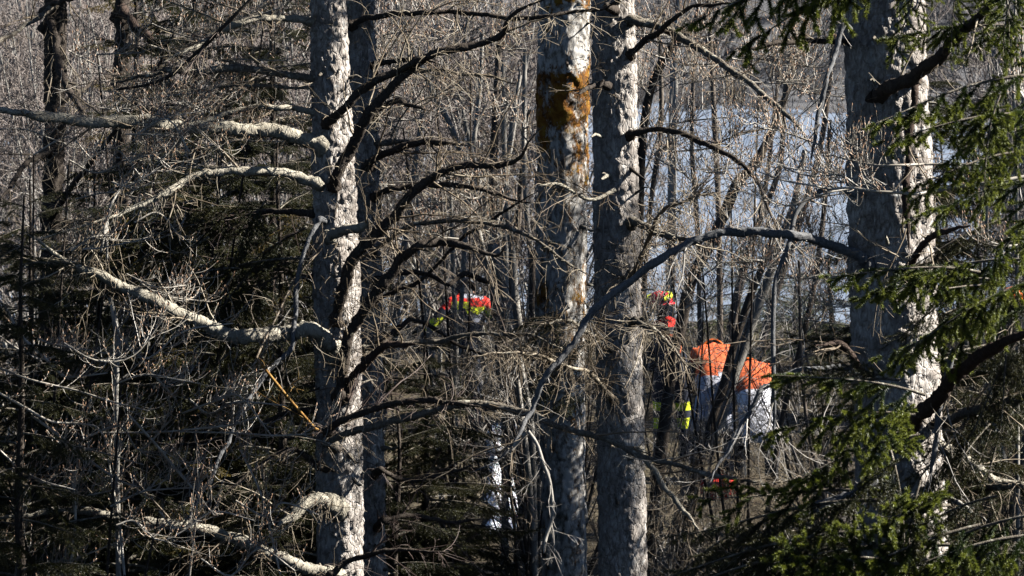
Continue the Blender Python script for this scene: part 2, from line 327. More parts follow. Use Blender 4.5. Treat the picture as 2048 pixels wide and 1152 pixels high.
# ------------------------------------------------------------------ trunks
def trunk_mesh(name, cl, H, mats, seed, fine=(0.3, 5.3), cols=104, plate=0.0125, cell=25.0, stretch=0.7, root=(0, 0, 0)):
    """cl: [(z, x, y, r)] centre line; plated bark in the fine range"""
    cl = np.array(cl); zs = list(np.arange(-0.3, fine[0], 0.15))+list(np.arange(fine[0], fine[1], 0.0125))+list(np.arange(fine[1], H, 0.35))+[H]
    V = []; AT = []
    for z in zs:
        x = np.interp(z, cl[:, 0], cl[:, 1]); y = np.interp(z, cl[:, 0], cl[:, 2]); r = np.interp(z, cl[:, 0], cl[:, 3])
        r *= 1+0.05*noise.noise(Vector((seed, z*0.9, 0)))
        if z < 0.6: r *= 1+0.35*((0.6-z)/0.9)**2
        for k in range(cols):
            a = 2*math.pi*k/cols; dr = 0; hcell = .5
            if fine[0] <= z <= fine[1]:
                q = Vector((math.cos(a)*r*cell, math.sin(a)*r*cell, z*cell*stretch+seed*9))
                q += noise.noise_vector(q*0.6)*0.5
                ds, ps = noise.voronoi(q); e = min(1.0, (ds[1]-ds[0])*3.2)
                hcell = noise.cell(ps[0]*7.3); tl = ps[0].z-q.z; sw = q-ps[0]; cv = noise.cell(ps[0]*3.1+Vector((5, 1, 2)))
                dr = plate*((e**0.6)*0.6+0.75*hcell+0.8*tl*(0.3+cv)+0.5*(sw.x*math.sin(hcell*9)+sw.y*math.cos(hcell*9))-0.45)+0.006*noise.noise(q*0.25)+0.003*noise.noise(q*2.4)
            rr = r*(1+0.035*math.sin(3*a+seed)+0.02*math.sin(5*a+z))+dr
            AT.append(hcell); V.append((x+math.cos(a)*rr-root[0], y+math.sin(a)*rr-root[1], z-root[2]))
    mb = MB(); n = len(zs)
    mb.raw(V, q=[(j*cols+k, j*cols+(k+1) % cols, (j+1)*cols+(k+1) % cols, (j+1)*cols+k) for j in range(n-1) for k in range(cols)])
    me = mb.mesh(name, mats); at = me.attributes.new('plate', 'FLOAT', 'POINT'); at.data.foreach_set('value', AT); return me
def centre(edges, d, H, rtop):
    """edges: [(py, left px, right px)] -> centre line rows sorted by height"""
    rows = []
    for y, l, r in edges:
        p = P((l+r)/2, y, d); rows.append((p.z, p.x, p.y, px((r-l)/2, d)))
    rows.sort(); a, b_ = rows[0], rows[-1]; y0 = np.mean([q[2] for q in rows]); rows = [(q[0], q[1], y0, q[3]) for q in rows]
    sl = (b_[1]-a[1])/(b_[0]-a[0])
    return [(-0.4, a[1]-sl*(a[0]+0.4), y0, a[3]*1.06)]+rows+[(H, b_[1]+sl*0.4*(H-b_[0]), y0, rtop)]
def make_tree(name, label, cat, edges, d, H, mat, seed, group=None, **kw):
    cl = centre(edges, d, H, 0.03); root = (cl[0][1], cl[0][2], 0)
    t = thing(name, label, cat, root, group)
    tr = link('trunk', trunk_mesh('trunk', cl, H, mat, seed, root=root, **kw), t)
    t['_d'] = d; return t, np.array(cl)
T1, C1 = make_tree('spruce_tree', 'spruce with a sunlit scaly trunk carrying thick lichen-covered branches', 'tree', [(0, 622, 692), (250, 624, 703), (500, 626, 716), (800, 629, 721), (1152, 632, 724)], 40.0, 17, 'spruce_bark', 1)
T2, C2 = make_tree('spruce_tree', 'slim shaded grey spruce trunk close behind the sunlit lichen-branched one', 'tree', [(0, 690, 748), (300, 692, 757), (700, 700, 763), (1152, 708, 771)], 41.0, 16, 'spruce_bark', 2)
T3, C3 = make_tree('spruce_tree', 'straight grey spruce trunk overlapping the moss-stained pale tree', 'tree', [(0, 1183, 1268), (300, 1187, 1275), (600, 1190, 1280), (1152, 1197, 1294)], 41.12, 17, 'spruce_bark', 3, plate=0.010)
T4, C4 = make_tree('spruce_tree', 'thickest spruce trunk with green needle branches around it', 'tree', [(0, 1690, 1845), (300, 1696, 1862), (600, 1700, 1872), (1000, 1716, 1892), (1152, 1722, 1900)], 39.0, 19, 'spruce_bark', 4, cols=140, plate=0.016, cell=20.0)
TM, CM = make_tree('broadleaf_tree', 'pale smooth-barked tree stained with rusty orange moss', 'tree', [(0, 1080, 1182), (300, 1076, 1178), (600, 1072, 1172), (900, 1080, 1172), (1152, 1088, 1174)], 43.0, 15, 'mossy_bark', 5, plate=0.011, cell=13.0, cols=80)
TL, CL_ = make_tree('spruce_tree', 'dark slender spruce trunk crossed by a thick lichen branch', 'tree', [(0, 92, 134), (250, 90, 132), (500, 82, 122), (1152, 60, 104)], 45.0, 12, 'dark_bark', 6, cols=32, cell=22)
TK, CK = make_tree('spruce_tree', 'very thin dark spruce stem behind hanging grey lichen', 'tree', [(0, 232, 262), (300, 226, 258), (1152, 205, 246)], 47.0, 9, 'dark_bark', 7, cols=24, cell=22)

# ------------------------------------------------------------------ traced branches: (tree, depth, [(x, y, half width in photo px)...], bark, twig count, twig material)
RNG = random.Random(11)
def traced_branch(tree, pts, d0, d1=None, bark='branch_bark', twigs=14, tm='tan_twig', L=(0.1, 0.38), forks=3, name='branch', droop=0.35, seed=None):
    rng = random.Random(RNG.randint(0, 1 << 30) if seed is None else seed); d1 = d0 if d1 is None else d1
    n = len(pts); off = np.array(tuple(tree.location)); rk = 0.95 if bark == 'lichen_bark' else 0.78; pts = [(x, y, r*rk) for x, y, r in pts]
    ds = np.linspace(d0, d1, n)+np.array([rng.gauss(0, 0.03) for _ in range(n)])
    w = [np.array(tuple(P(x, y, dd)))-off for (x, y, r), dd in zip(pts, ds)]
    rr = [px(r, dd) for (x, y, r), dd in zip(pts, ds)]; td = tree.get('_d', 0)
    if abs(d0-td) < 0.75 and abs(wx(pts[0][0], td)-tree.location.x) < 0.36:
        q0 = np.array(tuple(P(pts[0][0], pts[0][1]+14, td)))-off; q0[0] *= .35
        dw = unit(w[0]-q0); w = [q0, w[0]]+w[1:]; w.insert(2, w[1]+(w[2]-w[1])*.18); rr = [rr[0]*1.9, rr[0]*1.5, rr[0]*1.08]+rr[1:]
    c = smooth_poly(w, 5); big = max(rr) > 0.017
    if big:
        L_ = np.concatenate([[0], np.cumsum(np.linalg.norm(np.diff(c, axis=0), axis=1))]); m_ = max(len(c), int(L_[-1]/0.014)); rad = lerp_list(rr, len(c)); u_ = np.linspace(0, L_[-1], m_)
        rad = np.interp(u_, L_, rad); c = np.stack([np.interp(u_, L_, c[:, i]) for i in range(3)], 1)
        c = c+np.array([tuple(noise.noise_vector(Vector(tuple(q))*5.5)*0.016+noise.noise_vector(Vector(tuple(q))*14)*0.007) for q in c])
        rad = rad*np.where(u_/L_[-1] > .8, 1-.6*(u_/L_[-1]-.8)/.2, 1)
    else: rad = lerp_list(rr, len(c))
    k = np.array([1+0.16*noise.noise(Vector(tuple(q))*9)+0.08*noise.noise(Vector(tuple(q))*30) for q in c]); sd = 14 if big else 7
    mb = MB(); mb.tube(c, rad*k, sd)
    if big:
        V = mb.v[0].reshape(-1, sd, 3)
        for i in range(len(V)):
            for j in range(sd):
                q = Vector(tuple(V[i, j])); e = 0.26*noise.noise(q*38)+0.34*max(0, noise.noise(q*75)) + 0.15*noise.noise(q*16)
                V[i, j] += (V[i, j]-c[i])*e
        mb.v[0] = V.reshape(-1, 3); c = c[::max(1, len(c)//40)]; rad = lerp_list(rad, len(c)); k = lerp_list(k, len(c))
    mb.tube([c[-1], c[-1]+(c[-1]-c[-2])*0.6], [rad[-1]*k[-1], 0.0008], 6)
    b = link(name, mb.mesh('branch', bark), tree)
    if twigs:
        tb = MB(); hang_twigs(tb, rng, c, int(twigs*2.0), L, droop=droop)
        for _ in range(max(2, twigs//5)):
            i = rng.randrange(1, len(c)-1); ax = unit(c[i+1]-c[i]); rv = np.array([rng.gauss(0, 1) for _ in range(3)]); sd = unit(rv-ax*rv.dot(ax)); l = rng.uniform(.02, .09)
            tb.tube([c[i], c[i]+(sd+ax*.5)*l*.6, c[i]+(sd+ax*.7)*l], [rad[i]*.4, rad[i]*.3, rad[i]*.18], 5)
        for _ in range(forks):
            f = rng.uniform(0.25, 0.95); i = min(int(f*(len(c)-1)), len(c)-2); ax = unit(c[i+1]-c[i]); rv = np.array([rng.gauss(0, 1) for _ in range(3)]); sd = unit(rv-ax*rv.dot(ax))
            q = grow(tb, rng, c[i], ax+sd*0.9, rng.uniform(0.3, 0.8), min(0.008, rad[i]*0.4), 2, -0.02, 0.22, 4, minr=0.0018)
        tw = link('twig_spray', tb.mesh('twig_spray', tm), b, 'stuff')
    return b, c+off
D = 40.0
TB = []
def tb(*a, **k): r = traced_branch(*a, **k); TB.append(r); return r
# left of the sunlit spruce
tb(T1, [(640,290,15),(560,265,14),(470,258,13),(400,255,12),(330,250,12),(290,241,12),(200,246,12),(130,238,11),(60,229,11),(-30,218,11)], 39.85, 38.6, 'lichen_bark', 44, forks=8)
tb(T1, [(634,366,9),(590,350,9),(540,342,9),(480,341,9),(420,346,8),(370,362,7),(335,385,7),(290,408,6),(240,428,6),(214,440,5)], 39.85, 39.0, 'lichen_bark', 34, forks=6)
tb(T1, [(216,438,5),(190,445,3.5),(150,456,3),(90,475,2)], 39.0, 38.8, 'lichen_bark', 8)
tb(T1, [(262,356,2),(240,378,3),(222,410,4),(213,442,5),(208,470,5),(202,502,3)], 39.02, 38.9, 'pale_sapling', 6)
tb(T1, [(214,445,5),(213,480,5),(214,516,3)], 39.0, 38.9, 'pale_sapling', 2)
tb(T1, [(672,705,15),(655,682,17),(628,664,17),(600,661,16),(560,667,15),(500,672,15),(455,668,15),(420,655,13),(380,635,13),(330,612,13),(290,592,12),(250,576,11),(190,546,9),(120,514,7),(60,472,4)], 39.8, 38.8, 'lichen_bark', 60, forks=10)
tb(T1, [(652,1006,14),(636,998,13),(612,1008,12),(585,1030,11),(556,1050,8)], 39.8, 39.3, 'lichen_bark', 16)
tb(T1, [(655,1150,14),(630,1138,13),(590,1128,12),(540,1106,12),(500,1090,12),(440,1068,12),(400,1055,11),(350,1050,11),(260,1038,10),(180,1025,9),(110,1020,8),(50,1030,7),(-20,1040,6)], 39.8, 38.8, 'lichen_bark', 50, forks=10)
tb(T1, [(634,158,9),(600,152,9),(560,146,9),(500,138,9),(440,139,9),(390,143,8),(350,141,8),(290,150,7),(230,165,5)], 39.9, 39.6, 'branch_bark', 34, forks=7)
tb(T1, [(630,44,8),(580,36,7),(530,36,7),(480,48,7),(430,68,7),(400,90,6),(365,101,5),(330,120,3)], 39.9, 39.4, 'lichen_bark', 26, forks=5)
tb(T1, [(630,225,6),(590,216,6),(560,213,6),(500,215,5),(450,228,5),(400,246,4),(350,268,3)], 39.9, 39.5, 'lichen_bark', 18)
tb(T1, [(630,176,4),(560,172,4),(500,172,4),(430,176,3),(360,182,2)], 39.9, 39.7, 'branch_bark', 14)
tb(T1, [(506,-6,5),(460,40,5),(420,80,6),(385,115,6),(350,145,5),(300,168,4),(240,178,3)], 39.3, 39.6, 'dark_bark', 12, 'brown_twig')
tb(T1, [(630,430,8),(560,420,7),(480,432,6),(400,450,5),(320,470,4),(240,500,3)], 40.0, 40.9, 'dark_bark', 26, 'brown_twig')
tb(T1, [(630,560,8),(560,540,7),(480,548,6),(420,570,5),(360,600,4)], 40.1, 41.0, 'dark_bark', 22, 'brown_twig')
tb(T1, [(632,820,8),(560,830,7),(500,860,6),(430,880,5),(350,890,4),(270,880,3)], 40.0, 40.6, 'dark_bark', 26, 'brown_twig')
tb(T1, [(632,930,7),(580,900,6),(520,930,5),(470,970,4),(430,1010,3)], 39.9, 39.5, 'dark_bark', 22, 'tan_twig')
tb(T1, [(655,474,10),(680,464,10),(705,458,9),(730,451,9),(746,446,8)], 39.78, 39.5, 'lichen_bark', 3, forks=1)
# right of the paired trunks: the dark arching limbs
tb(T1, [(690,790,9),(706,752,9),(725,731,10),(748,708,10),(770,694,9),(800,690,8),(830,690,6)], 39.8, 39.2, 'red_bark', 8)
tb(T2, [(725,696,6),(800,688,6),(870,684,6),(920,672,6),(975,668,5),(1050,668,5),(1085,677,4),(1122,697,3)], 40.6, 40.2, 'branch_bark', 14, forks=1)
tb(T1, [(678,790,12),(686,720,13),(704,660,13),(735,612,13),(770,564,13),(798,522,12),(838,493,11),(880,483,10),(925,490,9),(960,504,8),(995,512,7),(1010,494,4)], 39.8, 39.2, 'dark_bark', 40, 'tan_twig', forks=7)
tb(T1, [(672,640,12),(690,560,14),(715,505,14),(760,460,14),(790,430,13),(815,396,12),(850,365,11),(885,345,10),(925,333,9),(970,330,8),(1015,328,7),(1040,314,7),(1060,282,5),(1088,252,3)], 39.8, 39.1, 'dark_bark', 46, 'tan_twig', forks=8)
tb(T1, [(668,372,11),(676,348,14),(700,300,14),(725,250,13),(760,200,12),(795,165,11),(825,135,10),(870,108,9),(920,95,9),(970,85,8),(1005,70,8),(1015,45,7),(1025,28,7),(1052,12,6),(1090,-4,5)], 39.8, 39.0, 'dark_bark', 34, 'tan_twig', forks=6)
tb(T1, [(652,244,10),(690,215,10),(720,182,10),(750,161,9),(790,146,9),(825,123,8),(870,110,6),(905,98,4)], 39.8, 39.25, 'dark_bark', 12, 'tan_twig')
tb(T2, [(744,130,6),(800,122,6),(835,117,5),(880,126,4)], 40.85, 40.5, 'dark_bark', 8)
tb(T2, [(700,46,8),(730,36,8),(765,30,7),(800,25,7),(850,24,6),(900,24,6),(950,27,6),(1000,32,6),(1050,36,6),(1100,31,5),(1150,24,5),(1200,22,5),(1224,6,4)], 40.8, 39.9, 'dark_bark', 36, 'tan_twig', forks=6)
tb(T2, [(745,222,7),(775,208,7),(800,200,7),(815,209,6),(840,215,5),(868,224,3)], 40.7, 40.3, 'dark_bark', 8)
tb(T2, [(738,328,8),(770,306,9),(800,295,9),(835,286,8),(880,285,7),(935,289,4)], 40.8, 40.3, 'dark_bark', 20)
tb(T2, [(752,284,7),(800,284,6),(850,284,6),(890,290,4)], 40.9, 40.8, 'branch_bark', 6)
tb(T2, [(750,388,7),(785,376,7),(825,372,7),(880,370,7),(935,373,6),(980,385,5),(1025,400,4),(1064,406,3)], 40.8, 40.3, 'dark_bark', 28)
tb(T2, [(752,500,6),(790,466,6),(820,452,6),(860,445,6),(910,441,5),(950,445,5),(1000,450,5),(1040,465,5),(1080,485,4),(1120,515,4),(1160,541,3),(1192,553,2)], 40.8, 39.9, 'branch_bark', 36)
tb(T2, [(752,600,5),(840,560,5),(920,480,4),(975,445,4),(1025,410,4),(1072,384,2)], 40.8, 40.2, 'dark_bark', 18)
tb(T2, [(752,150,5),(800,145,5),(880,142,4),(920,146,4),(980,152,4),(1032,165,3)], 40.9, 40.6, 'tan_twig', 20)
tb(T2, [(762,690,7),(820,640,6),(870,660,5),(920,690,4),(990,720,3)], 40.9, 41.4, 'dark_bark', 8, forks=1)
tb(T2, [(755,560,8),(800,545,7),(850,548,6),(895,570,5),(930,545,7),(975,565,6),(1010,575,3)], 40.9, 41.6, 'dark_bark', 10, 'brown_twig', forks=1)
# the long low limb running across to the thick spruce
tb(T1, [(652,884,8),(700,864,9),(765,846,9),(840,827,9),(910,808,9),(980,811,9),(1050,823,9),(1100,846,8),(1150,863,8),(1200,877,7),(1283,911,7),(1340,928,6),(1400,942,6),(1440,955,5),(1530,965,4),(1610,962,4),(1670,968,3)], 39.5, 38.6, 'branch_bark', 60, 'tan_twig', forks=6)
tb(T1, [(652,862,8),(700,834,9),(750,816,9),(800,804,9),(850,800,8),(900,803,7),(960,815,5)], 39.6, 39.2, 'dark_bark', 36, 'brown_twig')
tb(T1, [(660,1152,8),(700,1120,7),(760,1105,6),(820,1100,5),(900,1108,4)], 39.6, 39.4, 'dark_bark', 16, 'brown_twig')
tb(T2, [(760,940,6),(820,960,6),(880,950,5),(950,930,4)], 40.8, 41.3, 'dark_bark', 16, 'brown_twig')
tb(T2, [(766,1040,6),(830,1030,6),(900,1045,5),(960,1040,4)], 40.8, 41.3, 'dark_bark', 16, 'brown_twig')
# third spruce
tb(T3, [(1262,40,9),(1325,55,9),(1375,85,9),(1415,108,8),(1460,140,8),(1510,175,7),(1550,210,7),(1590,245,6),(1624,290,4)], 40.9, 39.6, 'branch_bark', 34)
tb(T3, [(1262,268,8),(1310,258,7),(1350,262,7),(1390,280,7),(1425,292,7),(1460,310,6),(1490,335,6),(1515,365,5),(1530,400,5),(1553,455,3)], 40.9, 39.8, 'dark_bark', 26)
tb(T3, [(1265,445,9),(1300,458,9),(1340,474,8),(1385,480,5)], 40.9, 40.2, 'branch_bark', 10)
tb(T3, [(1262,105,8),(1300,76,8),(1330,52,7),(1360,28,6),(1390,12,5),(1450,8,4),(1495,2,4)], 40.9, 40.2, 'dark_bark', 20)
tb(T3, [(1205,170,7),(1175,178,6),(1150,186,3)], 40.9, 40.3, 'dark_bark', 3)
tb(T3, [(1215,12,6),(1240,-5,5)], 40.4, 40.3, 'dark_bark', 0)
tb(T3, [(1210,690,6),(1170,660,5),(1130,640,4),(1090,650,3)], 40.9, 40.0, 'branch_bark', 40, 'tan_twig', (0.12, 0.5))
tb(T3, [(1215,790,6),(1180,745,5),(1140,735,4),(1080,712,4),(1010,705,3),(930,715,2)], 40.9, 39.7, 'tan_twig', 90, 'tan_twig', (0.12, 0.45), forks=8)
tb(T3, [(1270,640,6),(1310,660,5),(1350,700,4),(1380,740,3)], 40.9, 40.0, 'branch_bark', 34, 'tan_twig', (0.12, 0.5))
tb(T3, [(1272,540,6),(1320,430,5),(1370,400,4),(1430,385,3)], 40.9, 40.0, 'tan_twig', 60, 'tan_twig', (0.15, 0.5), forks=7)
tb(T3, [(1278,900,6),(1320,960,6),(1360,1010,5),(1400,1060,4)], 40.9, 40.2, 'lichen_bark', 24)
tb(T3, [(1230,380,5),(1180,400,4),(1120,370,4),(1080,372,3)], 40.3, 40.0, 'lichen_bark', 20)
# thick spruce: bare limbs
tb(T4, [(1735,528,12),(1715,510,13),(1680,495,12),(1630,480,11),(1575,470,11),(1510,463,11),(1450,465,11),(1400,475,10),(1360,495,10),(1310,525,10),(1250,570,9),(1190,621,9),(1160,661,8),(1125,711,8),(1095,746,8),(1075,791,7),(1060,831,7),(1035,871,6),(1000,916,5),(950,946,3)], 38.75, 38.0, 'grey_dead', 22, 'grey_twig', forks=3)
tb(T4, [(1052,866,6),(1030,890,6),(1022,905,4)], 38.02, 38.0, 'pale_sapling', 2)
tb(T4, [(1056,862,5),(1075,890,5),(1086,925,5),(1100,968,5),(1105,1030,5),(1092,1075,5),(1088,1104,3)], 38.02, 37.9, 'pale_sapling', 8, 'grey_twig', (0.06, 0.2))
tb(T4, [(1750,196,18),(1784,176,18),(1824,154,17),(1857,131,16),(1882,109,15),(1912,80,13),(1941,47,12),(1975,18,11),(2020,-20,10)], 38.75, 37.0, 'dark_bark', 10)
tb(T4, [(1833,160,8),(1831,193,9),(1820,248,9),(1817,310,9),(1812,383,9),(1815,440,8),(1818,500,4)], 38.6, 38.5, 'red_bark', 4)
tb(T4, [(1812,550,10),(1824,525,9),(1841,497,9),(1862,476,8),(1895,460,7),(1940,450,5)], 38.65, 37.6, 'red_bark', 6)
tb(T4, [(1800,880,18),(1830,841,19),(1875,796,18),(1905,756,17),(1950,721,16),(2000,691,15),(2070,660,15)], 38.65, 36.8, 'red_bark', 8)
tb(T4, [(1870,850,12),(1895,841,14),(1940,823,13),(1990,808,13),(2070,785,12)], 38.9, 38.0, 'branch_bark', 8)
tb(T4, [(1868,884,9),(1890,896,10),(1920,911,9),(1950,931,9),(1980,956,9),(2010,966,8),(2060,968,7)], 38.95, 39.3, 'lichen_bark', 14)
tb(T4, [(1870,998,9),(1890,992,9),(1950,978,9),(2000,973,9),(2070,972,9)], 38.8, 38.0, 'branch_bark', 8)
tb(T4, [(1880,990,6),(1905,1001,6),(1940,1021,6),(1972,1042,4)], 38.8, 38.4, 'pale_sapling', 4)
tb(T4, [(1905,700,6),(1900,726,7),(1885,786,7),(1875,866,7),(1865,916,6),(1855,985,4)], 38.2, 38.1, 'grey_dead', 4, 'grey_twig')
tb(T4, [(1735,752,9),(1715,731,9),(1690,696,9),(1665,686,7),(1632,689,5)], 38.8, 38.4, 'red_bark', 8)
tb(T4, [(1710,90,7),(1640,82,7),(1560,85,6),(1475,98,4)], 38.85, 38.4, 'dark_bark', 14)
tb(T4, [(1710,60,6),(1690,52,7),(1670,110,6),(1655,155,6),(1640,215,6),(1630,280,5),(1618,330,4)], 38.65, 38.4, 'grey_dead', 8, 'grey_twig')
tb(T4, [(1712,392,6),(1665,376,6),(1620,394,6),(1590,430,6),(1580,480,6),(1565,520,6),(1550,565,6),(1546,650,6),(1547,760,6),(1548,850,4),(1536,905,2)], 38.7, 38.3, 'grey_dead', 10, 'grey_twig')
tb(T4, [(1720,735,8),(1660,736,7),(1590,742,6),(1545,766,6),(1520,786,7),(1505,816,6),(1480,856,6),(1460,896,6),(1440,926,5),(1420,963,3)], 38.7, 38.1, 'grey_dead', 6, 'grey_twig')
tb(T4, [(1740,968,14),(1690,995,13),(1640,1012,13),(1600,1031,12),(1560,1056,12),(1520,1081,11),(1480,1111,9),(1440,1150,7)], 38.7, 37.9, 'grey_dead', 10, 'grey_twig')
# spruce at the left: hanging and upright dead limbs
tb(TL, [(100,40,8),(110,70,8),(114,110,8),(122,150,8),(140,185,8),(158,215,7),(172,236,5)], 44.8, 43.0, 'dark_bark', 16)
tb(TL, [(110,10,7),(60,44,6),(20,70,6),(-20,95,5)], 44.8, 43.5, 'branch_bark', 8)
tb(TL, [(100,10,6),(150,-5,6)], 44.8, 44, 'dark_bark', 2)
tb(TL, [(110,420,8),(160,350,7),(240,250,6),(300,160,5),(350,60,4)], 44.8, 43.0, 'dark_bark', 20)
tb(TL, [(100,300,6),(50,330,6),(0,400,5)], 44.8, 43.4, 'dark_bark', 20)
tb(TK, [(245,20,10),(275,55,10),(305,85,9),(330,110,6)], 46.8, 45.9, 'red_bark', 6)
tb(TK, [(245,150,7),(200,160,6),(150,190,5),(100,220,3)], 46.8, 46, 'dark_bark', 16)
tb(T1, [(640,440,5),(615,480,5),(592,560,6),(588,636,6),(583,696,6),(552,726,6),(520,766,6),(490,811,6),(465,861,5),(440,916,5),(410,976,5),(380,1026,4),(345,1082,3)], 39.75, 38.8, 'grey_dead', 12, 'grey_twig')
tb(T1, [(632,858,3),(615,840,4),(580,800,4),(545,757,4),(514,718,3)], 39.8, 38.8, 'rust_twig', 4, 'rust_twig', (0.05, 0.12))
tb(T1, [(505,740,2),(520,700,3),(550,640,3),(590,560,3),(640,500,3)], 38.8, 39.8, 'tan_twig', 3)

rk_ = random.Random(909)
for t_, c_, n_ in ((T1, C1, 16), (T2, C2, 10), (T3, C3, 18), (T4, C4, 20), (TM, CM, 8)):
    for _ in range(n_):
        z = rk_.uniform(.7, 4.9); a = rk_.uniform(-math.pi, 0.4); x = np.interp(z, c_[:, 0], c_[:, 1]); y = np.interp(z, c_[:, 0], c_[:, 2]); r = np.interp(z, c_[:, 0], c_[:, 3]); d = np.array([math.cos(a), math.sin(a), rk_.uniform(-.5, .5)])
        p = np.array([x, y, z])-np.array(tuple(t_.location))+np.array([math.cos(a), math.sin(a), 0])*r*.85; l = rk_.uniform(.05, .17); q = rk_.uniform(.006, .014); mb = MB()
        mb.tube([p, p+d*l*.35, p+d*l*.7+np.array([0, 0, rk_.uniform(-.02, .02)]), p+d*l], [q*2.0, q*1.1, q*.9, q*.5], 7); link('broken_stub', mb.mesh('broken_stub', rk_.choice(['branch_bark', 'dark_bark', 'lichen_bark'])), t_)

# ------------------------------------------------------------------ spruce branch kit (needled), shared by all conifers
def kit_branch(seed, L=2.0, fat=0.02, lev2=True, per_m=380, spacing=0.085, droop=0.28, comb=0.6):
    rng = random.Random(seed); wood = MB(); segs = []
    n = 14; ax = []
    for i in range(n):
        t = i/(n-1); ax.append(np.array([L*t*(1-0.08*t), 0.05*L*math.sin(t*3+seed)*t, L*(0.10*t-droop*t*t+0.10*t**4)]))
    ax = np.array(ax); wood.tube(ax, np.linspace(0.011*L, 0.002, n), 6)
    def shoot(p, d, l, lev):
        m_ = max(3, int(l/0.07)+1); c = [p]; d = unit(d)
        for k in range(m_-1):
            d = unit(d+np.array([rng.gauss(0, .09), rng.gauss(0, .09), rng.gauss(-0.05*comb if lev else -0.03, .07)])); c.append(c[-1]+d*l/(m_-1))
        c = np.array(c); wood.tube(c, np.linspace(0.0045 if lev == 0 else 0.0028, 0.0016, m_), 3)
        for q_, (a, b_) in enumerate(zip(c[:-1], c[1:])): segs.append((a, b_, max(0, (q_+1)/(m_-1)-.35)/.65 if lev else max(0, (q_+1)/(m_-1)-.7)/.3))
        if lev < (2 if lev2 else 1) and l > 0.16:
            k = max(2, int(l/((0.075 if lev2 else 0.10) if lev == 0 else 0.10)))
            for j in range(k):
                if rng.random() < 0.12: continue
                f = (0.15+0.8*(j+0.5*rng.random())/k)*(m_-1); i = min(int(f), m_-2); q = c[i]+(c[i+1]-c[i])*(f-i); ax_ = unit(c[i+1]-c[i])
                s_ = 1 if j % 2 else -1; sd = unit(np.cross(ax_, [0, 0, 1])); 
                shoot(q, ax_*0.75+sd*s_*0.75+np.array([0, 0, -comb*rng.random()]), l*rng.uniform(0.28, 0.5)*(1.1-0.5*j/k)+(0 if lev2 else 0.06), lev+1)
    m_ = int(L*0.9/spacing)
    for j in range(m_):
        t = 0.10+0.88*j/m_+rng.uniform(-.01, .01); f = t*(n-1); i = min(int(f), n-2); q = ax[i]+(ax[i+1]-ax[i])*(f-i); d = unit(ax[i+1]-ax[i]); sd = unit(np.cross(d, [0, 0, 1]))
        s_ = 1 if j % 2 else -1
        if rng.random() < 0.1: continue
        shoot(q, d*0.8+sd*s_*rng.uniform(0.6, 1.0)+np.array([0, 0, -comb*rng.uniform(0, 0.9)]), L*0.30*(1.12-0.8*t)*rng.uniform(0.6, 1.1)+0.07, 0)
    shoot(ax[-1], ax[-1]-ax[-2], 0.12, 1)
    nb = MB(); tips = needles(nb, rng, segs, per_m, fat, fat*0.17)
    return wood.mesh('branch', 'branch_bark'), nb, tips
KIT = {}
def kit_set(key, mat, n, **kw):
    KIT[key] = []
    for i in range(n):
        w, nb, tips = kit_branch(hash_seed(key)+i, **kw); me = nb.mesh('needle_spray', mat, False)
        at = me.attributes.new('tip', 'FLOAT', 'POINT'); at.data.foreach_set('value', tips); KIT[key].append((w, me))
def hash_seed(s): return sum(ord(c)*(i+3) for i, c in enumerate(s))
kit_set('dark', 'needle_dark', 5, L=2.0, per_m=620, fat=0.034)
kit_set('olive', 'needle_olive', 2, L=1.5, per_m=500, fat=0.028)
kit_set('green', 'needle_green', 4, L=1.7, per_m=1300, fat=0.042, spacing=0.12, comb=1.2, droop=0.34, lev2=False)
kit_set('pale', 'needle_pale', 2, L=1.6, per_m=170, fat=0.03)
def needle_branch(tree, key, base, direction, scale, roll=0.0, i=None, rng=RNG):
    """copy of a kit branch (with its needles) as a part of the tree"""
    w, nd = KIT[key][rng.randrange(len(KIT[key])) if i is None else i % len(KIT[key])]
    d = Vector(direction).normalized(); q = Vector((1, 0, 0)).rotation_difference(Vector((d.x, d.y, 0)).normalized()) if abs(d.x)+abs(d.y) > 1e-4 else Quaternion()
    pitch = math.asin(max(-1, min(1, d.z)))
    b_ = bpy.data.objects.new('branch', w); COL.objects.link(b_); b_.parent = tree
    b_.rotation_mode = 'QUATERNION'; b_.rotation_quaternion = q @ Quaternion((0, 1, 0), -pitch) @ Quaternion((1, 0, 0), roll)
    b_.location = Vector(base)-Vector(tree.location); b_.scale = (scale,)*3
    n_ = bpy.data.objects.new('needle_spray', nd); COL.objects.link(n_); n_.parent = b_; n_['kind'] = 'stuff'
    return b_
TS = np.array(tuple(TOSUN)); LIT = [np.array([np.interp(z, c[:, 0], c[:, 1])+c[2][3]*.8, c[2][2], z]) for c in (C1, C4, CM) for z in (0.9, 1.6, 2.3, 3.0, 3.7, 4.4) if c is not CM or z > 3.2]
LIT += [np.array((x_, 38.6, z_)) for x_ in (-3.2, -2.6, -2.0, -1.5) for z_ in (.9, 1.5, 2.1, 2.8)]
LIT += [np.array((x_, y_, z_)) for y_, xs_ in ((42.5, (1.1, 1.6, 2.1)), (43.8, (-.8, -.3)), (41.3, (-2.9, -2.2, -1.7))) for x_ in xs_ for z_ in (3.2, 3.9, 4.5)]
LIT += [np.array(q) for q in ((-.45, 62, 1.5), (1.95, 57.5, 1.2), (1.95, 57.5, .8), (2.4, 57, 1.0), (2.4, 57, .7), (1.6, 60, 1.6), (1.52, 60, 1.7), (1.52, 60, 1.5))]
